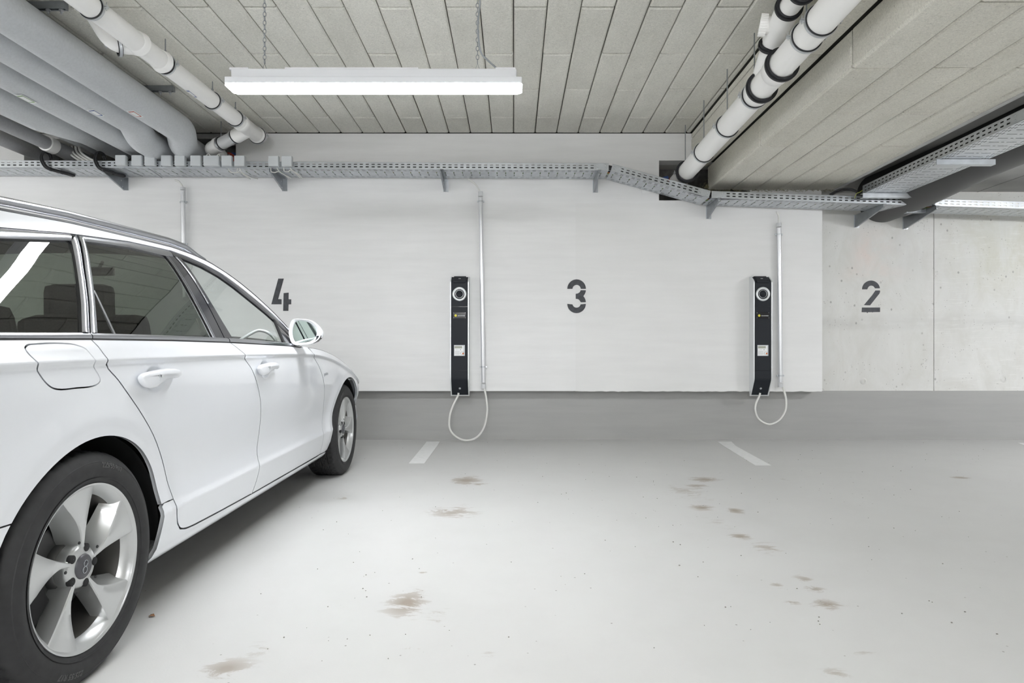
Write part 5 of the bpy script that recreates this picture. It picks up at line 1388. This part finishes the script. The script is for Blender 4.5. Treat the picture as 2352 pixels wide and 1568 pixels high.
# wheels: modelled once with the outer face towards +x, copied to the four corners
def make_wheel():
    R = .2375
    mb = MB()
    mb.lathe([(-.004, .2305), (.001, .2350), (.002, .2390), (-.004, .2405), (-.012, .238), (-.018, .228), (-.03, .224), (-.036, .208), (-.024, .213), (-.012, .221), (-.004, .2305)], n=96, closed=False)
    # hub dish
    mb.lathe([(-.060, .064), (-.036, .064), (-.026, .061), (-.020, .055), (-.018, .036), (-.024, .034), (-.024, .0005)], n=60)
    # five turned blades
    prof_ = [(.14, 2, 22, -.020, 8), (.27, 1, 11.5, -.019, 11), (.41, -1, 10.5, -.017, 14), (.56, -7.5, 10.5, -.014, 12), (.70, -13.5, 11, -.011, 9.5), (.82, -18, 11.6, -.008, 7.5), (.92, -20.5, 12.2, -.006, 6), (.975, -21.5, 12.6, -.005, 4)]
    fine = []
    for i in range(len(prof_) - 1):
        for j in range(4):
            t = j / 4; fine.append(tuple(prof_[i][k] + (prof_[i + 1][k] - prof_[i][k]) * t for k in range(5)))
    fine.append(prof_[-1])
    for sp in range(5):
        base = -3 + 72 * sp; rows = []
        for (r, aL, aR_, xt, fl) in fine:
            rad = r * R
            def pt(ang, x):
                a = math.radians(base + ang); return (x, rad * math.sin(a), rad * math.cos(a))
            dp = .078 - .030 * r
            wdt = aR_ - aL
            e = min(.10 * wdt, 1.2)
            rows.append([pt(aL - fl, xt - dp), pt(aL - fl * .55, xt - dp * .62), pt(aL - fl * .18, xt - dp * .22), pt(aL - .25 * e, xt - .0035), pt(aL + e, xt), pt(aL + wdt * .5, xt - .0012), pt(aR_ - e, xt), pt(aR_ + .2 * e, xt - .0035), pt(aR_ + .6, xt - dp * .5), pt(aR_ + .9, xt - dp)])
        mb.grid([r_[:4] for r_ in rows], smooth=True); mb.grid([r_[3:8] for r_ in rows], smooth=True); mb.grid([r_[7:] for r_ in rows], smooth=True)
        mb.add(rows[-1], [tuple(range(10))])
    o = mb.build('wheel', M['rim'], None, weld=False, fix=True)
    mb = MB(); mb.lathe([(-.034, .210), (-.07, .204), (-.10, .200), (-.20, .212), (-.205, .238), (-.20, .238), (-.19, .222), (-.034, .222)], n=72); mb.build('rim_barrel', M['barrel'], o)
    for sp in range(5):
        a = math.radians(21 + 72 * sp); r = .0535
        mb = MB(); mb.lathe([(-.0172, .0005), (-.0172, .0105), (-.0185, .0120), (-.030, .0125)], (0, r * math.sin(a), r * math.cos(a)), n=20); mb.build('lug_shade_disc', M['under'], o)  # flat dark disc standing in for the shade of a lug hole
        a = math.radians(60 + 72 * sp); r = .075
        mb = MB(); mb.lathe([(-.0160, .0005), (-.0160, .0042), (-.0185, .0046)], (0, r * math.sin(a), r * math.cos(a)), n=14); mb.build('pin_shade_disc', M['under'], o)  # small dark disc painted as a shaded pin hole
    mb = MB(); mb.lathe([(-.022, .036), (-.015, .035), (-.012, .031), (-.011, .0005)], n=40); cp = mb.build('hub_cap', M['capgrey'], o)
    for dz, r in ((.0085, .0085), (-.0095, .0095)):
        mb = MB(); mb.tube([(-.0105, r * math.cos(2 * PI * k / 28) + dz * .25, r * math.sin(2 * PI * k / 28) + dz) for k in range(28)], .0013, 6, closed=True); mb.build('cap_emblem', M['galvd'], cp, fix=False)
    # tyre
    N = 240
    side_p = [(-.014, .229), (-.002, .238), (.006, .250), (.0105, .265), (.012, .280), (.0085, .298), (.0015, .312), (-.006, .3215), (-.014, .3285), (-.022, .3325)]
    tread_x = [-.022 - .0045 * k for k in range(1, 38)]
    prof2 = side_p + [(x, .335 - .003 * ((x + .105) / .083) ** 2) for x in tread_x]
    xe = tread_x[-1]
    prof2 += [(xe - .006 - (-.022 - p[0]) * -1 * 0 + 0, 0) for p in ()]
    mir_ = [(2 * -.1055 - p[0], p[1]) for p in reversed(side_p)]
    prof2 = [p for p in prof2 if p[0] > -.189 or p[1] < .3] + mir_
    rows = []
    for k in range(N):
        th = 2 * PI * k / N; row = []
        for (x, r) in prof2:
            d = 0
            if -.192 < x < -.019:
                gx = min(abs(x + .058), abs(x + .153)); 
                if gx < .0032 or abs(x + .105) < .0028: d = .007
                else:
                    sh = (x > -.058 or x < -.153)
                    ph = (k * (1 if sh else .5) + abs(x + .105) * (60 if sh else 420)) % 5
                    if ph < 1.0: d = .0055
            rr = r - d
            y, z = rr * math.sin(th), rr * math.cos(th)
            z = max(z, -.3305)
            row.append((x, y, z))
        rows.append(row)
    rows.append(rows[0])
    mb = MB(); mb.grid(rows); ty = mb.build('tyre', M['tyre'], o)
    # raised lettering on the side wall
    def letters(txt, ang, rad, size):
        me = text_mesh(txt, size, .0009, .0006)
        for v in me.vertices:
            a = ang + v.co.x / rad; r = rad + v.co.y
            v.co = (0.0118 + (v.co.z) - .0006 - .35 * max(0, r - .289) , r * math.sin(a), r * math.cos(a))
        me.update(); link('lettering', me, M['tyretext'], ty)
    letters('225/55 R17', math.radians(20), .291, .022); letters('225/55 R17', math.radians(200), .291, .022)
    mb = MB(); mb.lathe([(-.010, .2515), (.0085, .2520), (.0098, .2545), (.0100, .2560)], n=90); mb.lathe([(.0075, .300), (.0080, .3015), (.0060, .303)], n=90); mb.build('side_ridge', M['tyre'], ty, weld=False)
    mb = MB(); mb.lathe([(-.085, .070), (-.085, .130), (-.105, .130), (-.105, .070)], n=64); mb.lathe([(-.055, .0005), (-.055, .055), (-.065, .068), (-.09, .070)], n=48); mb.build('brake_disc', M['disc'], o, weld=False)
    mb = MB(); mb.lathe([(-.125, .040), (-.125, .190), (-.132, .19), (-.132, .04)], n=48); mb.build('backing_plate', M['under'], o)
    mb = MB()
    for a0_, a1_ in ((208, 238), (128, 152)):
        A_ = [math.radians(a0_ + (a1_ - a0_) * k / 8) for k in range(9)]
        mb.prism([(.115 * math.cos(t), .115 * math.sin(t)) for t in A_] + [(.185 * math.cos(t), .185 * math.sin(t)) for t in A_[::-1]], lambda p, q, t: (t, p, q), -.122, -.100)
    mb.build('brake_shield', M['shield'], o)
    mb = MB()
    mb.prism([(.10 * math.cos(a), .10 * math.sin(a)) for a in [math.radians(150 + 6 * k) for k in range(13)]] + [(.182 * math.cos(a), .182 * math.sin(a)) for a in [math.radians(222 - 6 * k) for k in range(13)]], lambda a, b, t: (t, a, b), -.125, -.062)
    mb.build('brake_caliper', M['under'], o, bevel=.004)
    return o
wh = make_wheel()
for i, (sd, s) in enumerate(((1, SR), (1, SF), (-1, SR), (-1, SF))):
    o = wh if i == 0 else copy_tree(wh)
    o.parent = car; o.location = (sd * LIP, s, .3305)
    o.rotation_euler = (math.radians((0, 48, 30, 70)[i]), 0, 0 if sd > 0 else PI)
